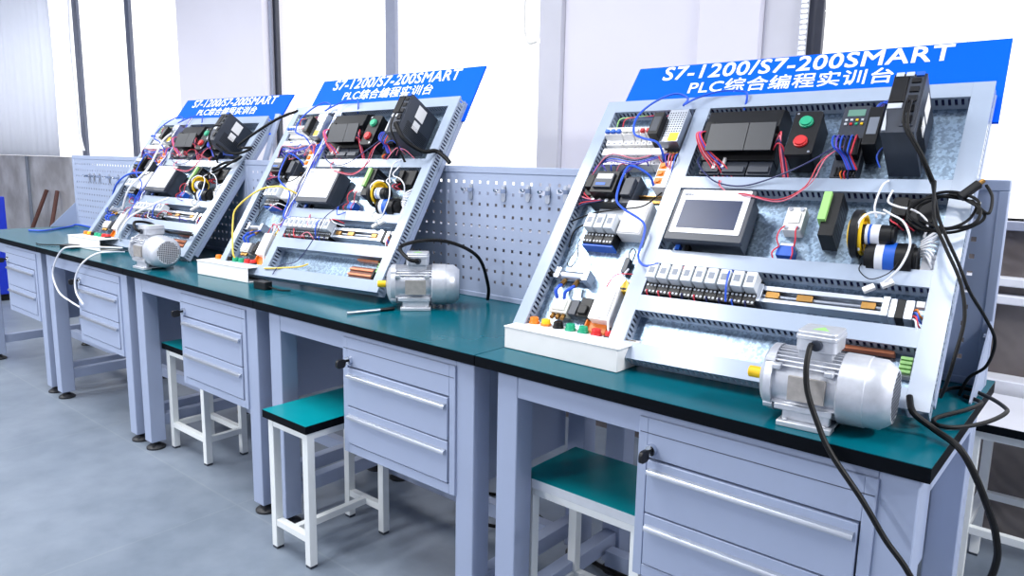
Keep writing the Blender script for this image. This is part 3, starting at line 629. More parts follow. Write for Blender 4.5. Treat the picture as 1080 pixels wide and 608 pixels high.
m = MB(); m.cyl((0.806, 0.368, 0.026), (0.868, 0.368, 0.026), 0.0215, n=28); m.cyl((0.868, 0.368, 0.026), (0.874, 0.368, 0.026), 0.019, n=28)
e1 = P(m, 'rotary_encoder', K['black'], label='small round black encoder with pale band')
P(MB().cyl((0.818, 0.368, 0.026), (0.846, 0.368, 0.026), 0.0219, n=28), 'rating_label', K['film'], parent=e1); P(MB().torus((0.870, 0.368, 0.026), (1, 0, 0), 0.010, 0.004, 24, 8), 'end_ring', K['yellow'], parent=e1); P(MB().cyl((0.824, 0.368, 0.026), (0.829, 0.368, 0.026), 0.0222, n=28), 'blue_stripe', K['bluep'], parent=e1)
m = MB(); m.cyl((0.826, 0.332, -0.006), (0.912, 0.332, -0.006), 0.033, n=32); m.cyl((0.820, 0.332, -0.006), (0.826, 0.332, -0.006), 0.028, n=32); m.cyl((0.912, 0.332, -0.006), (0.920, 0.332, -0.006), 0.026, n=32); m.box(0.835, 0.31, PL, 0.905, 0.354, -0.02)
e2 = P(m, 'geared_motor', K['black'], label='black geared motor with blue and white label')
P(MB().cyl((0.842, 0.332, -0.006), (0.858, 0.332, -0.006), 0.0334, n=32), 'rating_label', K['film'], parent=e2); P(MB().cyl((0.858, 0.332, -0.006), (0.880, 0.332, -0.006), 0.0334, n=32), 'blue_label', K['bluep'], parent=e2)
m = MB(); m.box(0.846, 0.428, PL, 0.930, 0.488, -0.006); m.box(0.852, 0.434, -0.006, 0.878, 0.482, 0.006); P(m, 'brake_unit', K['black'], 0.001)
m = MB()
for i in range(9):
    a = random.uniform(-1, 1); m.tube([(0.918, 0.345+0.004*i, -0.012+0.003*(i % 3)), (0.934, 0.34+0.006*i, -0.004+0.004*(i % 3)), (0.948+0.004*a, 0.318+0.012*i, -0.012)], 0.0028, 6)
m.box(0.925, 0.312, PL, 0.95, 0.352, -0.014); P(m, 'connector_bundle', K['wwhite'], label='white bundle of plugs')

# --- lower rows: relays, linear slide, resistor
for i in range(9): plug_relay(0.354+i*0.0308, 0.181, 0.254)
m = MB(); m.box(0.616, 0.226, PL, 0.884, 0.238, -0.010); m.box(0.616, 0.196, PL, 0.884, 0.206, -0.010); m.box(0.612, 0.194, PL, 0.624, 0.240, -0.006); m.box(0.872, 0.194, PL, 0.886, 0.240, -0.006); m.box(0.624, 0.206, PL, 0.872, 0.226, PL+0.006)
sl = P(m, 'linear_slide', K['alu'], 0.001, label='silver linear slide with lead screw')
P(MB().cyl((0.624, 0.216, -0.020), (0.872, 0.216, -0.020), 0.005, n=14), 'lead_screw', K['steel'], parent=sl)
for (x, w_) in ((0.632, 0.03), (0.70, 0.034), (0.832, 0.028)): P(MB().box(x, 0.208, -0.028, x+w_, 0.224, -0.010), 'slide_nut', K['brass'], 0.001, parent=sl)
m = MB(); m.box(0.888, 0.190, PL, 0.900, 0.234, -0.002); m.box(0.900, 0.190, PL, 0.916, 0.234, -0.002, 1); m.box(0.916, 0.190, PL, 0.932, 0.234, -0.002); P(m, 'stepper_motor', [K['alu'], K['black']], 0.001)
m = MB(); m.box(0.790, 0.052, PL, 0.915, 0.094, -0.020); m.box(0.790, 0.058, -0.020, 0.915, 0.066, -0.014, 1); m.box(0.790, 0.078, -0.020, 0.915, 0.086, -0.014, 1); m.box(0.915, 0.056, PL, 0.923, 0.09, -0.016, 2)
P(m, 'brake_resistor', [K['brown'], K['copper'], K['black']], 0.001, label='brown finned resistor')
P(MB().box(0.800, 0.118, PL+0.002, 0.912, 0.126, -0.022), 'busbar', K['copper'], 0.001)
m = MB(); m.box(0.924, 0.076, PL, 0.949, 0.118, -0.026)
for j in range(4): m.box(0.926, 0.08+j*0.0095, -0.026, 0.947, 0.086+j*0.0095, -0.016, 1)
P(m, 'terminal_block', [K['offw'], K['lime']])

# --- wires across the panel
def wire(pts, c, r=0.0018, n=6, name='wire'): return P(MB().tube(pts, r, n, sub=7), name, K[c])
wire([(0.255, 0.50, -0.01), (0.25, 0.515, 0.03), (0.20, 0.53, 0.05), (0.187, 0.50, 0.05), (0.19, 0.43, 0.045), (0.215, 0.40, 0.04), (0.285, 0.365, 0.03), (0.297, 0.33, 0.02), (0.30, 0.27, 0.015), (0.33, 0.243, 0.02), (0.365, 0.252, 0.02)], 'wblue', 0.0032, name='blue_hose')
wire([(0.262, 0.585, 0.0), (0.25, 0.61, 0.045), (0.20, 0.625, 0.05), (0.17, 0.64, 0.055), (0.155, 0.70, 0.05), (0.18, 0.76, 0.04), (0.23, 0.80, 0.03), (0.27, 0.79, 0.02), (0.275, 0.75, 0.035)], 'wblue', 0.0032, name='blue_hose')
wire([(0.275, 0.752, 0.035), (0.30, 0.79, 0.02), (0.36, 0.815, 0.014), (0.42, 0.812, 0.012), (0.435, 0.795, 0.01), (0.43, 0.765, -0.01)], 'wblue', 0.0028, name='blue_hose')
for i in range(5):
    wire([(0.07+i*0.035, 0.578, -0.012), (0.075+i*0.034, 0.560+0.004*i, 0.01), (0.09+i*0.025, 0.552, 0.02), (0.10+i*0.015, 0.54, 0.005)], ('wviolet', 'wblue', 'wpink', 'wnavy', 'wviolet')[i])
for i in range(4): wire([(0.045, 0.565-0.012*i, -0.005), (0.11, 0.562+0.004*i, 0.03+0.004*i), (0.19, 0.552+0.006*i, 0.03), (0.235, 0.585+0.006*i, 0.01), (0.265, 0.612, -0.002)], ('wviolet', 'wblue', 'wnavy', 'wpink')[i])
for i in range(6): wire([(0.244+i*0.0095, 0.612, -0.002), (0.246+i*0.010, 0.592, 0.012), (0.262+i*0.006, 0.575-0.004*i, 0.0), (0.294, 0.565-0.01*i, -0.02)], ('wred', 'wnavy', 'wviolet', 'wpink', 'wred', 'wblue')[i])
for i in range(5): wire([(0.038, 0.49-0.016*i, -0.02), (0.05, 0.47-0.012*i, 0.0), (0.07, 0.455-0.006*i, 0.005), (0.085+i*0.01, 0.447, 0.002)], ('wred', 'wpink', 'wnavy', 'wred', 'wnavy')[i])
for i in range(3): wire([(0.06+0.02*i, 0.71, -0.01), (0.07+0.02*i, 0.735, 0.006), (0.11+0.03*i, 0.745, 0.0), (0.14+0.03*i, 0.768, -0.02)], ('lime', 'wred', 'wnavy')[i])
for i in range(3): wire([(0.18+0.02*i, 0.71, -0.01), (0.185+0.02*i, 0.735, 0.0), (0.19+0.02*i, 0.768, -0.02)], ('wred', 'wpink', 'wred')[i])
wire([(0.12, 0.40, -0.02), (0.10, 0.37, 0.0), (0.07, 0.34, 0.0), (0.06, 0.30, -0.02)], 'cable', 0.0022)
wire([(0.04, 0.38, -0.01), (0.12, 0.39, 0.02), (0.20, 0.40, 0.03), (0.26, 0.42, 0.02), (0.285, 0.46, 0.01), (0.288, 0.48, 0.0)], 'cable', 0.0022)
wire([(0.085, 0.33, -0.02), (0.10, 0.30, 0.0), (0.115, 0.26, 0.0), (0.10, 0.235, -0.01), (0.08, 0.25, -0.015), (0.09, 0.31, -0.02)], 'cable', 0.0014)
wire([(0.265, 0.25, -0.02), (0.27, 0.21, 0.0), (0.278, 0.14, 0.006), (0.276, 0.09, 0.0), (0.284, 0.06, -0.01)], 'wwhite', 0.0028)
wire([(0.235, 0.18, 0.0), (0.25, 0.215, 0.005), (0.28, 0.225, 0.0), (0.30, 0.23, -0.01)], 'wred', 0.0016)
# top row wiring
for i in range(5): wire([(0.366+0.003*i, 0.66, 0.03), (0.354+0.003*i, 0.635, 0.05), (0.372+0.006*i, 0.595, 0.03), (0.40+0.010*i, 0.565, 0.005), (0.415+0.012*i, 0.538, -0.015)], ('wred', 'wpink', 'wred', 'wviolet', 'wred')[i])
wire([(0.36, 0.60, 0.0), (0.37, 0.565, 0.02), (0.40, 0.53, 0.02), (0.44, 0.508, 0.01), (0.50, 0.503, 0.006), (0.56, 0.52, 0.01), (0.64, 0.548, 0.03), (0.70, 0.60, 0.03)], 'wnavy', 0.002)
wire([(0.43, 0.538, -0.01), (0.445, 0.50, 0.012), (0.48, 0.475, 0.012), (0.53, 0.455, 0.04), (0.60, 0.462, 0.01), (0.655, 0.50, 0.012), (0.68, 0.56, 0.03), (0.715, 0.61, 0.02)], 'wred', 0.0016)
wire([(0.435, 0.538, -0.01), (0.45, 0.495, 0.014), (0.49, 0.47, 0.014), (0.54, 0.45, 0.04), (0.61, 0.456, 0.012), (0.665, 0.51, 0.012), (0.69, 0.57, 0.03), (0.72, 0.615, 0.02)], 'wpink', 0.0016)
for i in range(4): wire([(0.556, 0.635-0.01*i, 0.02), (0.572, 0.64-0.012*i, 0.045), (0.575+0.003*i, 0.60, 0.03), (0.585+0.004*i, 0.555, -0.005), (0.59+0.004*i, 0.536, -0.02)], ('wred', 'wpink', 'wnavy', 'wred')[i])
for i in range(6): wire([(0.701+0.008*i, 0.645, 0.006), (0.695+0.010*i, 0.632, 0.035), (0.700+0.009*i, 0.600-0.004*i, 0.04), (0.72+0.004*i, 0.585, 0.02), (0.735+0.004*i, 0.56, 0.0)], ('wblue', 'wviolet', 'wblue', 'wnavy', 'wblue', 'wred')[i], 0.0022)
for i in range(3): wire([(0.722+0.008*i, 0.556, 0.0), (0.724+0.008*i, 0.54, 0.008), (0.73+0.006*i, 0.53, -0.01)], ('orange', 'wred', 'wnavy')[i])
for i in range(4): wire([(0.758, 0.72, 0.01), (0.775+0.008*i, 0.742+0.004*i, 0.02), (0.80+0.004*i, 0.735, 0.01), (0.81, 0.71, -0.01)], ('wblue', 'wblue', 'wnavy', 'wviolet')[i])
wire([(0.80, 0.575, -0.01), (0.79, 0.60, 0.0), (0.80, 0.625, 0.0), (0.815, 0.61, -0.01)], 'wblue', 0.002)
# middle row wiring
for i, x in enumerate((0.629, 0.659)):
    wire([(x, 0.399, -0.006), (x-0.004+0.006*i, 0.38, 0.004), (x-0.006+0.012*i, 0.36, 0.002), (x+0.004*i, 0.345, -0.008)], 'wred'); wire([(x, 0.345, -0.01), (x-0.008+0.016*i, 0.32, 0.0), (x, 0.304, -0.02)], 'wred')
wire([(0.828, 0.53, 0.0), (0.822, 0.50, 0.02), (0.815, 0.455, 0.01), (0.822, 0.43, 0.0)], 'wwhite', 0.0024)
wire([(0.842, 0.50, 0.005), (0.842, 0.46, 0.02), (0.865, 0.44, 0.03), (0.90, 0.43, 0.03), (0.925, 0.41, 0.02), (0.922, 0.385, 0.0)], 'wwhite', 0.0023)
wire([(0.84, 0.43, 0.03), (0.862, 0.405, 0.05), (0.89, 0.385, 0.05), (0.908, 0.34, 0.045), (0.90, 0.295, 0.035), (0.882, 0.272, 0.02), (0.87, 0.262, 0.012)], 'wwhite', 0.0023)
wire([(0.808, 0.33, 0.02), (0.805, 0.37, 0.06), (0.822, 0.40, 0.06), (0.85, 0.405, 0.05)], 'wwhite', 0.0025)
wire([(0.815, 0.31, 0.0), (0.818, 0.285, 0.012), (0.842, 0.27, 0.006), (0.875, 0.285, 0.012), (0.89, 0.31, 0.02)], 'cable', 0.0012)
for (x, y) in ((0.876, 0.262), (0.842, 0.25)): P(MB().box(-0.012, -0.006, 0, 0.012, 0.006, 0.01, T=Matrix.Translation((x, y, 0.002 if y > 0.26 else -0.004)) @ Matrix.Rotation(0.6, 4, 'Z')), 'plug_connector', K['white'], 0.001)
for i in range(4): wire([(0.85+0.012*i, 0.43, -0.004), (0.856+0.012*i, 0.415, 0.01), (0.868+0.010*i, 0.402, 0.02), (0.88+0.01*i, 0.40, 0.0)], ('wred', 'cable', 'wred', 'cable')[i])
# relay row wiring
for i in range(8): wire([(0.352+0.024*i, 0.266, -0.02), (0.352+0.024*i, 0.258, 0.004), (0.356+0.024*i, 0.25, 0.012), (0.36+0.024*i, 0.244, 0.0)], ('wblue', 'wblue', 'wwhite', 'wred', 'wwhite', 'wred', 'wnavy', 'wnavy')[i])
for i in range(9): wire([(0.348+0.0308*i, 0.188, -0.002), (0.35+0.0308*i, 0.182, 0.005), (0.352+0.0308*i, 0.173, -0.01)], ('wred', 'wred', 'wred', 'wnavy', 'wred', 'wnavy', 'wnavy', 'wblue', 'wnavy')[i])
wire([(0.545, 0.262, -0.01), (0.547, 0.25, 0.02), (0.551, 0.21, 0.024), (0.553, 0.178, 0.004)], 'wblue', 0.0024)
for i in range(4): wire([(0.93, 0.215-0.006*i, -0.012), (0.94, 0.21-0.008*i, 0.004), (0.945, 0.20-0.01*i, 0.0), (0.951, 0.20-0.012*i, -0.015)], ('orange', 'wblue', 'wred', 'wwhite')[i])
P(MB().box(0.934, 0.222, -0.02, 0.950, 0.236, -0.006, T=None), 'plug_connector', K['white'], 0.001)
# servo leads running from the drive over the panel edge
wire([(0.858, 0.655, 0.118), (0.858, 0.635, 0.135), (0.862, 0.58, 0.13), (0.895, 0.53, 0.10), (0.925, 0.48, 0.06)], 'cable', 0.0030, 8, 'servo_lead')
wire([(0.866, 0.655, 0.118), (0.867, 0.63, 0.14), (0.872, 0.57, 0.135), (0.905, 0.52, 0.10), (0.93, 0.48, 0.06)], 'cable', 0.0030, 8, 'servo_lead')

# --- white button box standing in front of the foot of the left column (upright on the worktop)
def box_parts(hollow):
    Mi = ME.inverted(); T = Mi
    bx0, bx1, by0, by1, z0, z1 = 0.003, 0.349, 0.113, 0.213, H+0.001, H+0.060
    m = MB(); t = 0.003
    m.box(bx0, by0, z0, bx1, by0+t, z1-0.004, T=T); m.box(bx0, by1-t, z0, bx1, by1, z1-0.004, T=T); m.box(bx0, by0+t, z0, bx1, by1-t, z0+t, T=T); m.box(bx0, by0+t, z0+t, bx0+t, by1-t, z1-0.004, T=T)
    m.box(bx0-0.002, by0-0.002, z1-0.004, bx1+(0.006 if not hollow else 0), by1+0.002, z1, T=T)
    if not hollow: m.box(bx1-t, by0+t, z0+t, bx1, by1-t, z1-0.004, T=T)
    return m, T, z1
m, T, zt = box_parts(False)
bb = P(m, 'button_box', K['white'], 0.0012, label='white trunking box with seven buttons')
bcols = [('orange', 'orange push button'), ('yellow', 'yellow push button'), ('black', 'black selector switch'), ('gbtn', 'green push button, left one'), ('gbtn', 'green push button, right one'), ('red', 'red push button'), ('red', 'red push button with dark base')]
for i, (c, lb) in enumerate(bcols):
    x = 0.042+i*0.0395; y = 0.188; b = MB()
    b.lathe((x, y, zt-0.001), (x, y, zt+0.006), [(0, 0.0145), (0.6, 0.0145), (1, 0.013)], 20, 1 if i in (2, 6) else 2 if i == 1 else 0, T=T)
    b.lathe((x, y, zt+0.005), (x, y, zt+0.017), [(0, 0.012), (0.7, 0.012), (1, 0.0105)], 20, 0, T=T)
    P(b, 'push_button', [K[c], K['black'], K['orange']], parent=bb, label=lb)
P(MB().box(0.315, 0.20, zt, 0.345, 0.206, zt+0.0006, T=T), 'name_label', K['brass'], parent=bb)

# --- copies: the middle and the far rig
rigC = copy_tree(rig); rigC.matrix_world = rig_matrix(-1.618, 0.183, 0.993, 0.066, 0.018) @ Matrix.Diagonal((0.949, 0.993, 1.0, 1.0))
tag(rigC, 'middle tilted control training rig with white-filmed screen and yellow wire', 'training rig', 'tilted control training rigs on the benches')
rigB = copy_tree(rig); rigB.matrix_world = rig_matrix(-3.046, 0.204, 0.936, 0.059, 0.001)
tag(rigB, 'far tilted control training rig with white hose, at the left', 'training rig', 'tilted control training rigs on the benches')
hol, _, _ = box_parts(True); ho = hol.build('button_box', K['white']); hme = ho.data; bpy.data.objects.remove(ho)
for r in (rigB, rigC):
    for e_ in kid(r, 'support_strut')[1:]: bpy.data.objects.remove(e_)
    q = kid(r, 'button_box')[0]; q.data = hme
    px, py, yw = (-1.700, 0.158, 0.07) if r is rigC else (-3.03, 0.140, 0.059)
    D = Matrix.Translation((px, py, H)) @ Matrix.Rotation(yw, 4, 'Z') @ Matrix.Translation((-0.003, -0.123, -H))
    q.matrix_parent_inverse = r.matrix_world.inverted() @ D @ ME
    s = kid(kid(r, 'touch_screen')[0], 'screen')[0]; s.material_slots[0].link = 'OBJECT'; s.material_slots[0].material = K['film']
    s['label'] = 'screen under white film'
# bar propping the far rig at its right side
TB = rigB.matrix_world; p0 = TB @ Vector((1.012, 0.845, -0.03)); p1 = Vector((-2.03, 0.52, H+0.008)); d = (p1-p0).normalized(); sx = Vector((1, 0.1, 0)); sx = (sx - d*sx.dot(d)).normalized(); sy = d.cross(sx)
m = MB(); inv = TB.inverted(); q = []
for p in (p0, p1):
    for (a_, b_) in ((-.016, -.006), (.016, -.006), (.016, .006), (-.016, .006)): q.append(tuple(inv @ (p + sx*a_ + sy*b_)))
m.add(q, [(0,1,2,3), (7,6,5,4), (0,4,5,1), (1,5,6,2), (2,6,7,3), (3,7,4,0)]); m.build('support_strut', K['frame'], rigB)
# wires of one rig only
rnd = random.Random(3)
for r in (rigB, rigC):
    for i in range(16):
        x = 0.30+0.035*rnd.random(); y0 = 0.12+0.5*rnd.random(); y1 = y0+0.08+0.16*rnd.random(); n = 0.003+0.006*rnd.random()
        MB().tube([(x, y0, n), (x+0.012*rnd.uniform(-1, 1), (y0*2+y1)/3, n+0.004), (x+0.012*rnd.uniform(-1, 1), (y0+y1*2)/3, n), (x, y1, n)], 0.0022, 6, sub=5).build('loose_wire', K[rnd.choice(['wblue', 'wblue', 'wviolet', 'wwhite', 'wnavy'])], r)
    for i in range(22):
        x = rnd.choice([rnd.uniform(0.06, 0.27), rnd.uniform(0.36, 0.80)]); y = rnd.choice([0.545, 0.57, 0.30, 0.255, 0.18]) + rnd.uniform(-.01, .02); l = rnd.uniform(0.03, 0.11)
        MB().tube([(x, y, -0.01), (x+l*.3, y+rnd.uniform(-.03, .03), 0.015), (x+l*.7, y+rnd.uniform(-.03, .03), 0.02), (x+l, y+rnd.uniform(-.02, .02), -0.01)], 0.0018, 6, sub=6).build('loose_wire', K[rnd.choice(['wblue', 'wred', 'wviolet', 'wpink', 'wwhite', 'wred'])], r)
def rwire(r, pts, c, rad, name): return MB().tube(pts, rad, 8, sub=8).build(name, K[c], r)
rwire(rigC, [(0.095, 0.06, 0.0), (0.091, 0.082, 0.02), (0.063, 0.189, 0.06), (0.074, 0.248, 0.08), (0.16, 0.33, 0.08), (0.233, 0.365, 0.06), (0.278, 0.368, 0.04), (0.32, 0.366, -0.01)], 'wyellow', 0.0035, 'yellow_wire')
rwire(rigC, [(0.33, 0.03, 0.005), (0.42, 0.04, 0.004), (0.50, 0.065, -0.02), (0.53, 0.085, -0.03)], 'wyellow', 0.003, 'yellow_wire')
rwire(rigC, [(0.62, 0.34, 0.0), (0.60, 0.25, 0.04), (0.58, 0.17, 0.03), (0.50, 0.08, 0.0), (0.42, 0.05, 0.006), (0.40, 0.01, 0.006)], 'wnavy', 0.0018, 'navy_wire')
rwire(rigB, [(0.25, 0.70, 0.02), (0.30, 0.62, 0.06), (0.362, 0.518, 0.08), (0.374, 0.412, 0.08), (0.3, 0.295, 0.07), (0.2, 0.21, 0.0)], 'wwhite', 0.005, 'white_hose')
rwire(rigB, [(0.62, 0.29, 0.02), (0.56, 0.22, 0.05), (0.46, 0.134, 0.06), (0.44, 0.06, 0.05), (0.38, 0.03, 0.0)], 'wwhite', 0.005, 'white_hose')
rwire(rigB, [(0.233, 0.43, 0.02), (0.101, 0.41, 0.03), (-0.03, 0.36, 0.0), (-0.10, 0.29, -0.05), (-0.09, 0.20, -0.06), (-0.03, 0.15, -0.05)], 'wblue', 0.005, 'blue_hose')

# ------------------------------------------------------------------ three-phase motors on the worktop
def motor(name_label, loc, rz):
    o = empty('electric_motor', loc, rz); tag(o, name_label, 'motor', 'silver electric motors on the worktops')
    r = 0.062; zc = 0.078; m = MB()
    m.lathe((-0.075, 0, zc), (0.055, 0, zc), [(0, r-0.006), (1, r-0.006)], 40)
    n = 40
    for k in range(n):                                  # cooling fins along the barrel
        q = 2*math.pi*k/n; T = Matrix.Translation((0, 0, zc)) @ Matrix.Rotation(q, 4, 'X')
        if 25 < (math.degrees(q)) % 360 < 155 and abs(math.degrees(q)-90) < 34: continue
        m.box(-0.070, -0.0013, r-0.008, 0.052, 0.0013, r+0.002, T=T)
    m.build('finned_housing', K['motor'], o)
    m = MB(); m.lathe((-0.100, 0, zc), (-0.068, 0, zc), [(0, 0.020), (0.05, 0.034), (0.25, 0.052), (0.55, r+0.003), (1, r+0.004)], 40)
    for a in (45, 135, 225, 315):
        q = math.radians(a); m.cyl((-0.083, (r-0.002)*math.cos(q), zc+(r-0.002)*math.sin(q)), (-0.066, (r-0.002)*math.cos(q), zc+(r-0.002)*math.sin(q)), 0.010, n=10)
    m.build('end_shield', K['motor'], o)
    sh = MB().cyl((-0.115, 0, zc), (-0.098, 0, zc), 0.008, n=18).build('shaft', K['steel'], o)
    MB().lathe((-0.130, 0, zc), (-0.103, 0, zc), [(0, 0.0095), (0.06, 0.0115), (1, 0.0115)], 20).build('shaft_cap', K['yellow'], sh, label='yellow shaft cap')
    m = MB(); m.lathe((0.048, 0, zc), (0.138, 0, zc), [(0, r+0.004), (0.02, r+0.0055), (0.50, r+0.005), (0.52, r+0.0035), (0.78, r+0.003), (0.92, r-0.006), (1.0, r-0.013), (1.0, 0.004)], 44)
    fc = m.build('fan_cover', K['motor'], o)
    g = MB()                                            # dark vents of the cowl
    for i in range(-6, 7):
        for j in range(-6, 7):
            y, z = i*0.0073, j*0.0073
            if y*y+z*z < 0.046**2: g.box(0.1376, y-0.0025, zc+z-0.0025, 0.1386, y+0.0025, zc+z+0.0025)
    g.build('vent_holes', K['dgrey'], fc)
    m = MB()                                            # cast feet and the two side pads
    for sy in (-1, 1):
        m.box(-0.052, min(sy*0.030, sy*0.066), 0.0, 0.046, max(sy*0.030, sy*0.066), 0.011); m.box(-0.046, min(sy*0.036, sy*0.050), 0.011, 0.040, max(sy*0.036, sy*0.050), 0.045)
        for x in (-0.038, 0.032): m.cyl((x, sy*0.058, 0.011), (x, sy*0.058, 0.0145), 0.005, n=6)
        m.box(-0.060, min(sy*0.050, sy*0.058), 0.030, 0.044, max(sy*0.050, sy*0.058), 0.042)
    m.box(-0.052, -0.030, 0.004, 0.046, 0.030, 0.011)
    m.build('foot_base', K['motor'], o, bevel=0.002)
    m = MB(); m.box(-0.030, -0.034, zc+r-0.014, 0.032, 0.034, zc+r+0.006); m.rbox(-0.034, -0.042, zc+r+0.006, 0.038, 0.042, zc+r+0.044, 0.010); m.rbox(-0.036, -0.044, zc+r+0.028, 0.040, 0.044, zc+r+0.037, 0.012)
    tb = m.build('terminal_box', K['motor'], o, bevel=0.002)
    MB().cyl((0.004, -0.041, zc+r+0.020), (0.004, -0.050, zc+r+0.020), 0.011, 0.010, 18).build('cable_gland', K['dgrey'], tb, label='dark cable gland')
    MB().prism([(-0.012, -0.016), (0.018, -0.016), (0.003, 0.016)], zc+r+0.0438, zc+r+0.0444).build('warning_label', K['lime'], tb, label='green-yellow triangle sticker')
    m = MB()
    T = Matrix.Translation((0, 0, zc)) @ Matrix.Rotation(math.radians(90), 4, 'X')
    m.box(-0.036, -0.024, r-0.004, 0.030, 0.022, r+0.0035, T=T); m.build('rating_plate', K['name'], o, label='grey-brown rating plate')
    for x in (-0.060, 0.034): MB().box(x-0.008, -0.065, zc+0.030, x+0.008, -0.040, zc+0.040).build('housing_lug', K['motor'], o, bevel=0.002)
    return o
motor('silver motor with yellow shaft cap at the right corner of the nearest bench', (0.806, 0.096, H), 0.07)
motor('silver motor with yellow shaft cap standing right of the middle rig', (-0.556, 0.318, H), 0.78)
motor('silver motor at the far rig with its round fan grille turned towards us', (-1.985, 0.098, H), 0.02)

# ------------------------------------------------------------------ loose cables and small things
rp = lambda x, y, n: tuple(ME @ Vector((x, y, n)))
def cable(pts, r, c, label, cat='cable', group=None, name='cable'):
    return tag(MB().tube(pts, r, 10, sub=10).build(name, K[c]), label, cat, group)
cable([(0.806, 0.044, 0.962), (0.808, 0.030, 0.955), (0.812, 0.010, 0.925), (0.822, -0.002, 0.885), (0.846, -0.012, 0.838), (0.876, -0.022, 0.792), (0.937, -0.030, 0.725), (0.980, -0.032, 0.668), (1.022, -0.032, 0.62), (1.08, -0.03, 0.52), (1.12, -0.02, 0.36), (1.14, 0.0, 0.15), (1.16, 0.05, 0.012), (1.25, 0.1, 0.008)], 0.0052, 'cable', 'thick black cord running from the near motor down over the bench front', group='black cords at the near bench', name='power_cable')
cable([rp(0.958, 0.024, 0.004), rp(0.972, -0.012, 0.018), (1.0, 0.158, 0.818), (1.045, 0.125, 0.806), (1.072, 0.115, 0.775), (1.10, 0.12, 0.715), (1.118, 0.13, 0.66), (1.122, 0.14, 0.60), (1.10, 0.12, 0.50), (1.06, 0.05, 0.30), (1.04, 0.0, 0.012), (1.1, -0.1, 0.008)], 0.0062, 'cable', 'thick black cord draped over the right end of the nearest bench', group='black cords at the near bench', name='power_cable')
cable([(0.95, 0.44, 0.812), (0.985, 0.53, 0.808), (1.035, 0.505, 0.806), (1.076, 0.425, 0.812), (1.086, 0.372, 0.814), (1.064, 0.294, 0.810), (1.026, 0.237, 0.806), (0.994, 0.225, 0.806), (0.985, 0.27, 0.806), (1.02, 0.37, 0.806), (1.035, 0.444, 0.806), (1.0, 0.47, 0.806)], 0.0042, 'cable', 'thin black lead looped on the green worktop beside the near rig', group='black cords at the near bench')
cable([rp(0.93, 0.485, 0.06), rp(0.952, 0.36, 0.11), rp(0.98, 0.30, 0.10), rp(1.012, 0.24, 0.08), rp(1.028, 0.175, 0.06), rp(1.022, 0.10, 0.04), rp(1.012, 0.06, 0.0), rp(1.003, 0.05, -0.035)], 0.0034, 'cable', 'black servo lead hanging down the right edge of the near rig', group='black leads on the near rig', name='servo_lead')
cable([rp(0.925, 0.485, 0.06), rp(0.958, 0.37, 0.09), rp(0.998, 0.30, 0.05), rp(1.022, 0.26, 0.01), (1.030, 0.40, 0.99), (1.045, 0.44, 0.94), (1.035, 0.45, 0.885), (1.005, 0.46, 0.85), (0.99, 0.47, 0.806)], 0.0034, 'cable', 'black lead bowing out in front of the near perforated panel', group='black leads on the near rig', name='servo_lead')
pts = []
for k in range(29):
    q = 2*math.pi*k/9.0; a = 0.058+0.006*math.sin(k*1.7); b = 0.045+0.005*math.cos(k*2.3)
    pts.append(rp(0.955+a*math.cos(q)+0.006*math.sin(k), 0.428+b*math.sin(q)+0.003*k/29, 0.030+0.012*math.sin(k*0.9)))
pts += [rp(1.03, 0.43, 0.03), rp(1.032, 0.47, 0.03), rp(1.018, 0.50, 0.03)]
cable(pts, 0.0031, 'cable', 'coil of black lead hung on the right edge of the near rig', group='black leads on the near rig', name='cable_coil')
cc = MB(); T = ME @ Matrix.Translation((0.992, 0.478, 0.040)) @ Matrix.Rotation(0.9, 4, 'Z')
cc.rbox(-0.022, -0.008, -0.008, 0.022, 0.008, 0.008, 0.004, 'x', T=T); cc.cyl((0.022, 0, 0), (0.034, 0, 0), 0.005, n=10, mi=1, T=T)
tag(cc.build('cable_plug', [K['black'], K['brass']]), 'black cable plug on the coil at the near rig', 'plug')
# middle rig
MC = rigC.matrix_world.copy(); rc = lambda x, y, n: tuple(MC @ Vector((x, y, n)))
MBm = rigB.matrix_world.copy(); rb = lambda x, y, n: tuple(MBm @ Vector((x, y, n)))
cable([rc(0.875, 0.60, 0.13), rc(0.92, 0.55, 0.10), rc(0.965, 0.54, 0.04), rc(1.0, 0.56, 0.01), rc(1.04, 0.545, -0.01), rc(1.06, 0.53, -0.02)], 0.008, 'cable', 'black lead ends gathered at the right edge of the middle rig', name='cable_bunch')
cable([rb(0.90, 0.56, 0.10), rb(0.95, 0.55, 0.05), rb(1.0, 0.56, 0.03), rb(1.05, 0.60, 0.02), (-1.95, 0.50, 1.33), (-1.75, 0.56, 1.44), rc(0.02, 0.79, 0.0)], 0.006, 'cable', 'black cable strung between the far and the middle rigs')
cable([rb(0.86, 0.46, 0.03), rb(0.92, 0.50, 0.03), rb(0.98, 0.52, 0.02), rb(1.01, 0.55, 0.02), rb(0.97, 0.50, 0.03), rb(0.90, 0.47, 0.02), rb(0.80, 0.43, 0.02)], 0.006, 'cable', 'tangle of black leads on the right edge of the far rig', name='cable_bunch')
cable([(-0.520, 0.290, 0.960), (-0.535, 0.262, 0.968), (-0.600, 0.285, 1.0), (-0.560, 0.36, 1.02), (-0.50, 0.43, 1.01), (-0.45, 0.50, 0.96), (-0.45, 0.55, 0.86), (-0.46, 0.56, 0.806)], 0.006, 'cable', 'black cord arching over the motor right of the middle rig', name='power_cable')
cable([(-1.982, 0.050, 0.960), (-1.99, 0.035, 0.972), (-2.05, 0.06, 0.995), (-2.07, 0.13, 0.985), rb(0.80, 0.10, 0.03), rb(0.93, 0.10, 0.03), rb(0.985, 0.11, 0.01)], 0.006, 'cable', 'black cord lying over the motor at the far rig', name='power_cable')
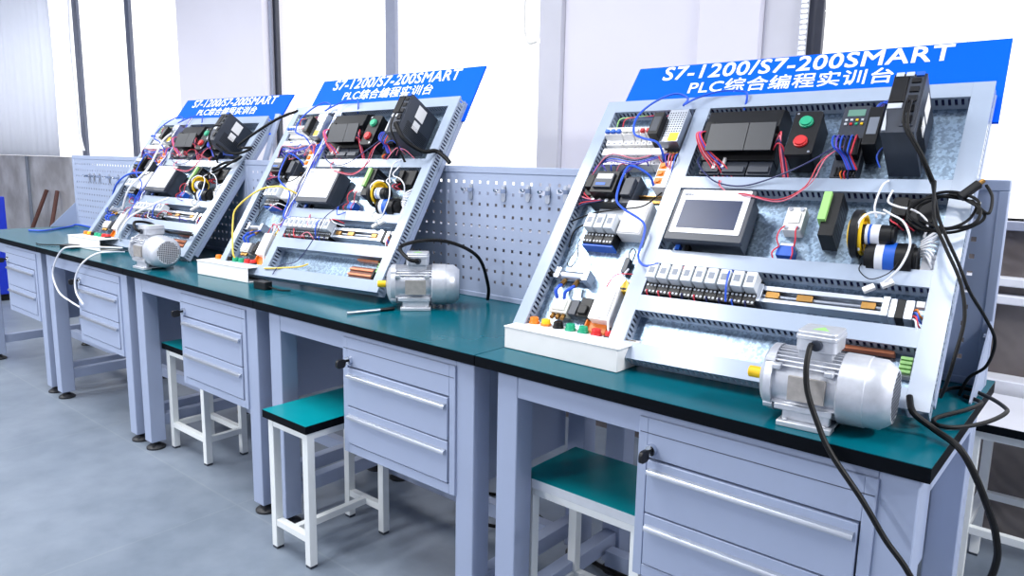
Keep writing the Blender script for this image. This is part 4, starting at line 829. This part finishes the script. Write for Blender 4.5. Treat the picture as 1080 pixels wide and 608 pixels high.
a = empty('power_adapter', (-1.205, 0.145, H), 0.1); tag(a, 'small black adapter lying at the foot of the middle rig', 'adapter')
MB().rbox(-0.035, -0.017, 0, 0.035, 0.017, 0.030, 0.005).build('body', K['black'], a, bevel=0.002); MB().tube([(0.035, 0, 0.012), (0.06, 0.005, 0.008), (0.10, 0.004, 0.006), (0.13, 0.02, 0.006)], 0.003).build('lead', K['cable'], a)
d = empty('screwdriver', (-0.60, 0.135, H+0.006), 1.25); tag(d, 'thin silver rod with dark grip beside the motor at the middle rig', 'screwdriver')
MB().cyl((-0.06, 0, 0), (0.055, 0, 0), 0.005, n=12).build('rod', K['alu'], d); MB().lathe((0.05, 0, 0), (0.10, 0, 0), [(0, 0.005), (0.2, 0.006), (0.9, 0.006), (1, 0.004)], 12).build('grip', K['black'], d)
a = empty('power_adapter', (-2.93, 0.10, H), 0.2); tag(a, 'flat black adapter lying left of the white box of the far rig', 'adapter')
MB().rbox(-0.05, -0.025, 0, 0.05, 0.025, 0.018, 0.006).build('body', K['black'], a, bevel=0.002); MB().tube([(-0.05, 0, 0.008), (-0.12, 0.02, 0.006), (-0.22, -0.02, 0.005), (-0.30, 0.0, 0.005)], 0.003).build('lead', K['cable'], a)
cable([(-2.44, 0.16, 0.84), (-2.507, 0.05, 0.848), (-2.62, 0.0, 0.842), (-2.70, -0.012, 0.822), (-2.796, -0.014, 0.758), (-2.85, -0.014, 0.68), (-2.783, -0.014, 0.602), (-2.65, -0.012, 0.575), (-2.55, -0.008, 0.56)], 0.0042, 'wwhite', 'longer white hose drooping over the bench edge below the far rig', group='white hoses at the far rig', name='hose')
cable([(-2.40, 0.15, 0.825), (-2.36, 0.08, 0.835), (-2.40, 0.03, 0.828), (-2.466, -0.012, 0.78), (-2.56, -0.014, 0.70), (-2.563, -0.014, 0.63), (-2.50, -0.010, 0.58)], 0.0042, 'wwhite', 'shorter white hose drooping over the bench edge below the far rig', group='white hoses at the far rig', name='hose')
cable([(-3.98, 0.24, 0.806), (-3.90, 0.30, 0.806), (-4.0, 0.42, 0.806), (-4.1, 0.52, 0.806), (-4.12, 0.57, 0.812), (-3.8, 0.575, 0.806), (-3.5, 0.57, 0.806)], 0.005, 'wblue', 'blue hose lying on the far left worktop', name='hose')
# cables and litter on the floor behind the benches
cable([(-0.62, 0.75, 0.008), (-0.55, 0.62, 0.008), (-0.42, 0.60, 0.01), (-0.36, 0.52, 0.008), (-0.45, 0.46, 0.03), (-0.55, 0.52, 0.012), (-0.60, 0.66, 0.008), (-0.45, 0.72, 0.008), (-0.25, 0.66, 0.008)], 0.006, 'cable', 'black cable coiled on the floor between the two nearest benches', name='floor_cable')
cable([(-1.15, 0.60, 0.008), (-1.05, 0.56, 0.008), (-0.95, 0.58, 0.03), (-0.90, 0.64, 0.008), (-1.0, 0.70, 0.008), (-1.1, 0.66, 0.008)], 0.007, 'cable', 'black cable on the floor under the second bench', name='floor_cable')
cable([(0.02, 0.55, 0.008), (0.12, 0.52, 0.02), (0.22, 0.56, 0.008), (0.25, 0.66, 0.008), (0.15, 0.70, 0.02), (0.05, 0.64, 0.008)], 0.008, 'cable', 'black cable curled on the floor under the nearest bench', name='floor_cable')
# left end: blue post, dark sticks leaning on the wall
b = empty('blue_cabinet', (-6.33, 0.62, 0)); tag(b, 'blue cabinet at the left edge, behind the farthest bench', 'cabinet')
MB().box(-0.35, -0.12, 0.06, 0.16, 0.12, 0.90).build('body', K['bpaint'], b, bevel=0.006)
MB().box(-0.30, -0.10, 0, 0.12, 0.10, 0.06).build('plinth', K['black'], b); MB().box(-0.30, -0.132, 0.12, 0.12, -0.12, 0.86).build('door', K['bpaint'], b, bevel=0.003)
for (x0, x1, t) in ((-7.95, -7.72, 'left dark wooden stick leaning on the steel wall sheet'), (-7.15, -7.42, 'right dark wooden stick leaning on the steel wall sheet')):
    tag(MB().cyl((x0, 1.28, 0.0), (x1, 1.57, 0.88), 0.02, n=12).build('wooden_stick', K['wood']), t, 'stick', 'wooden sticks at the steel wall')
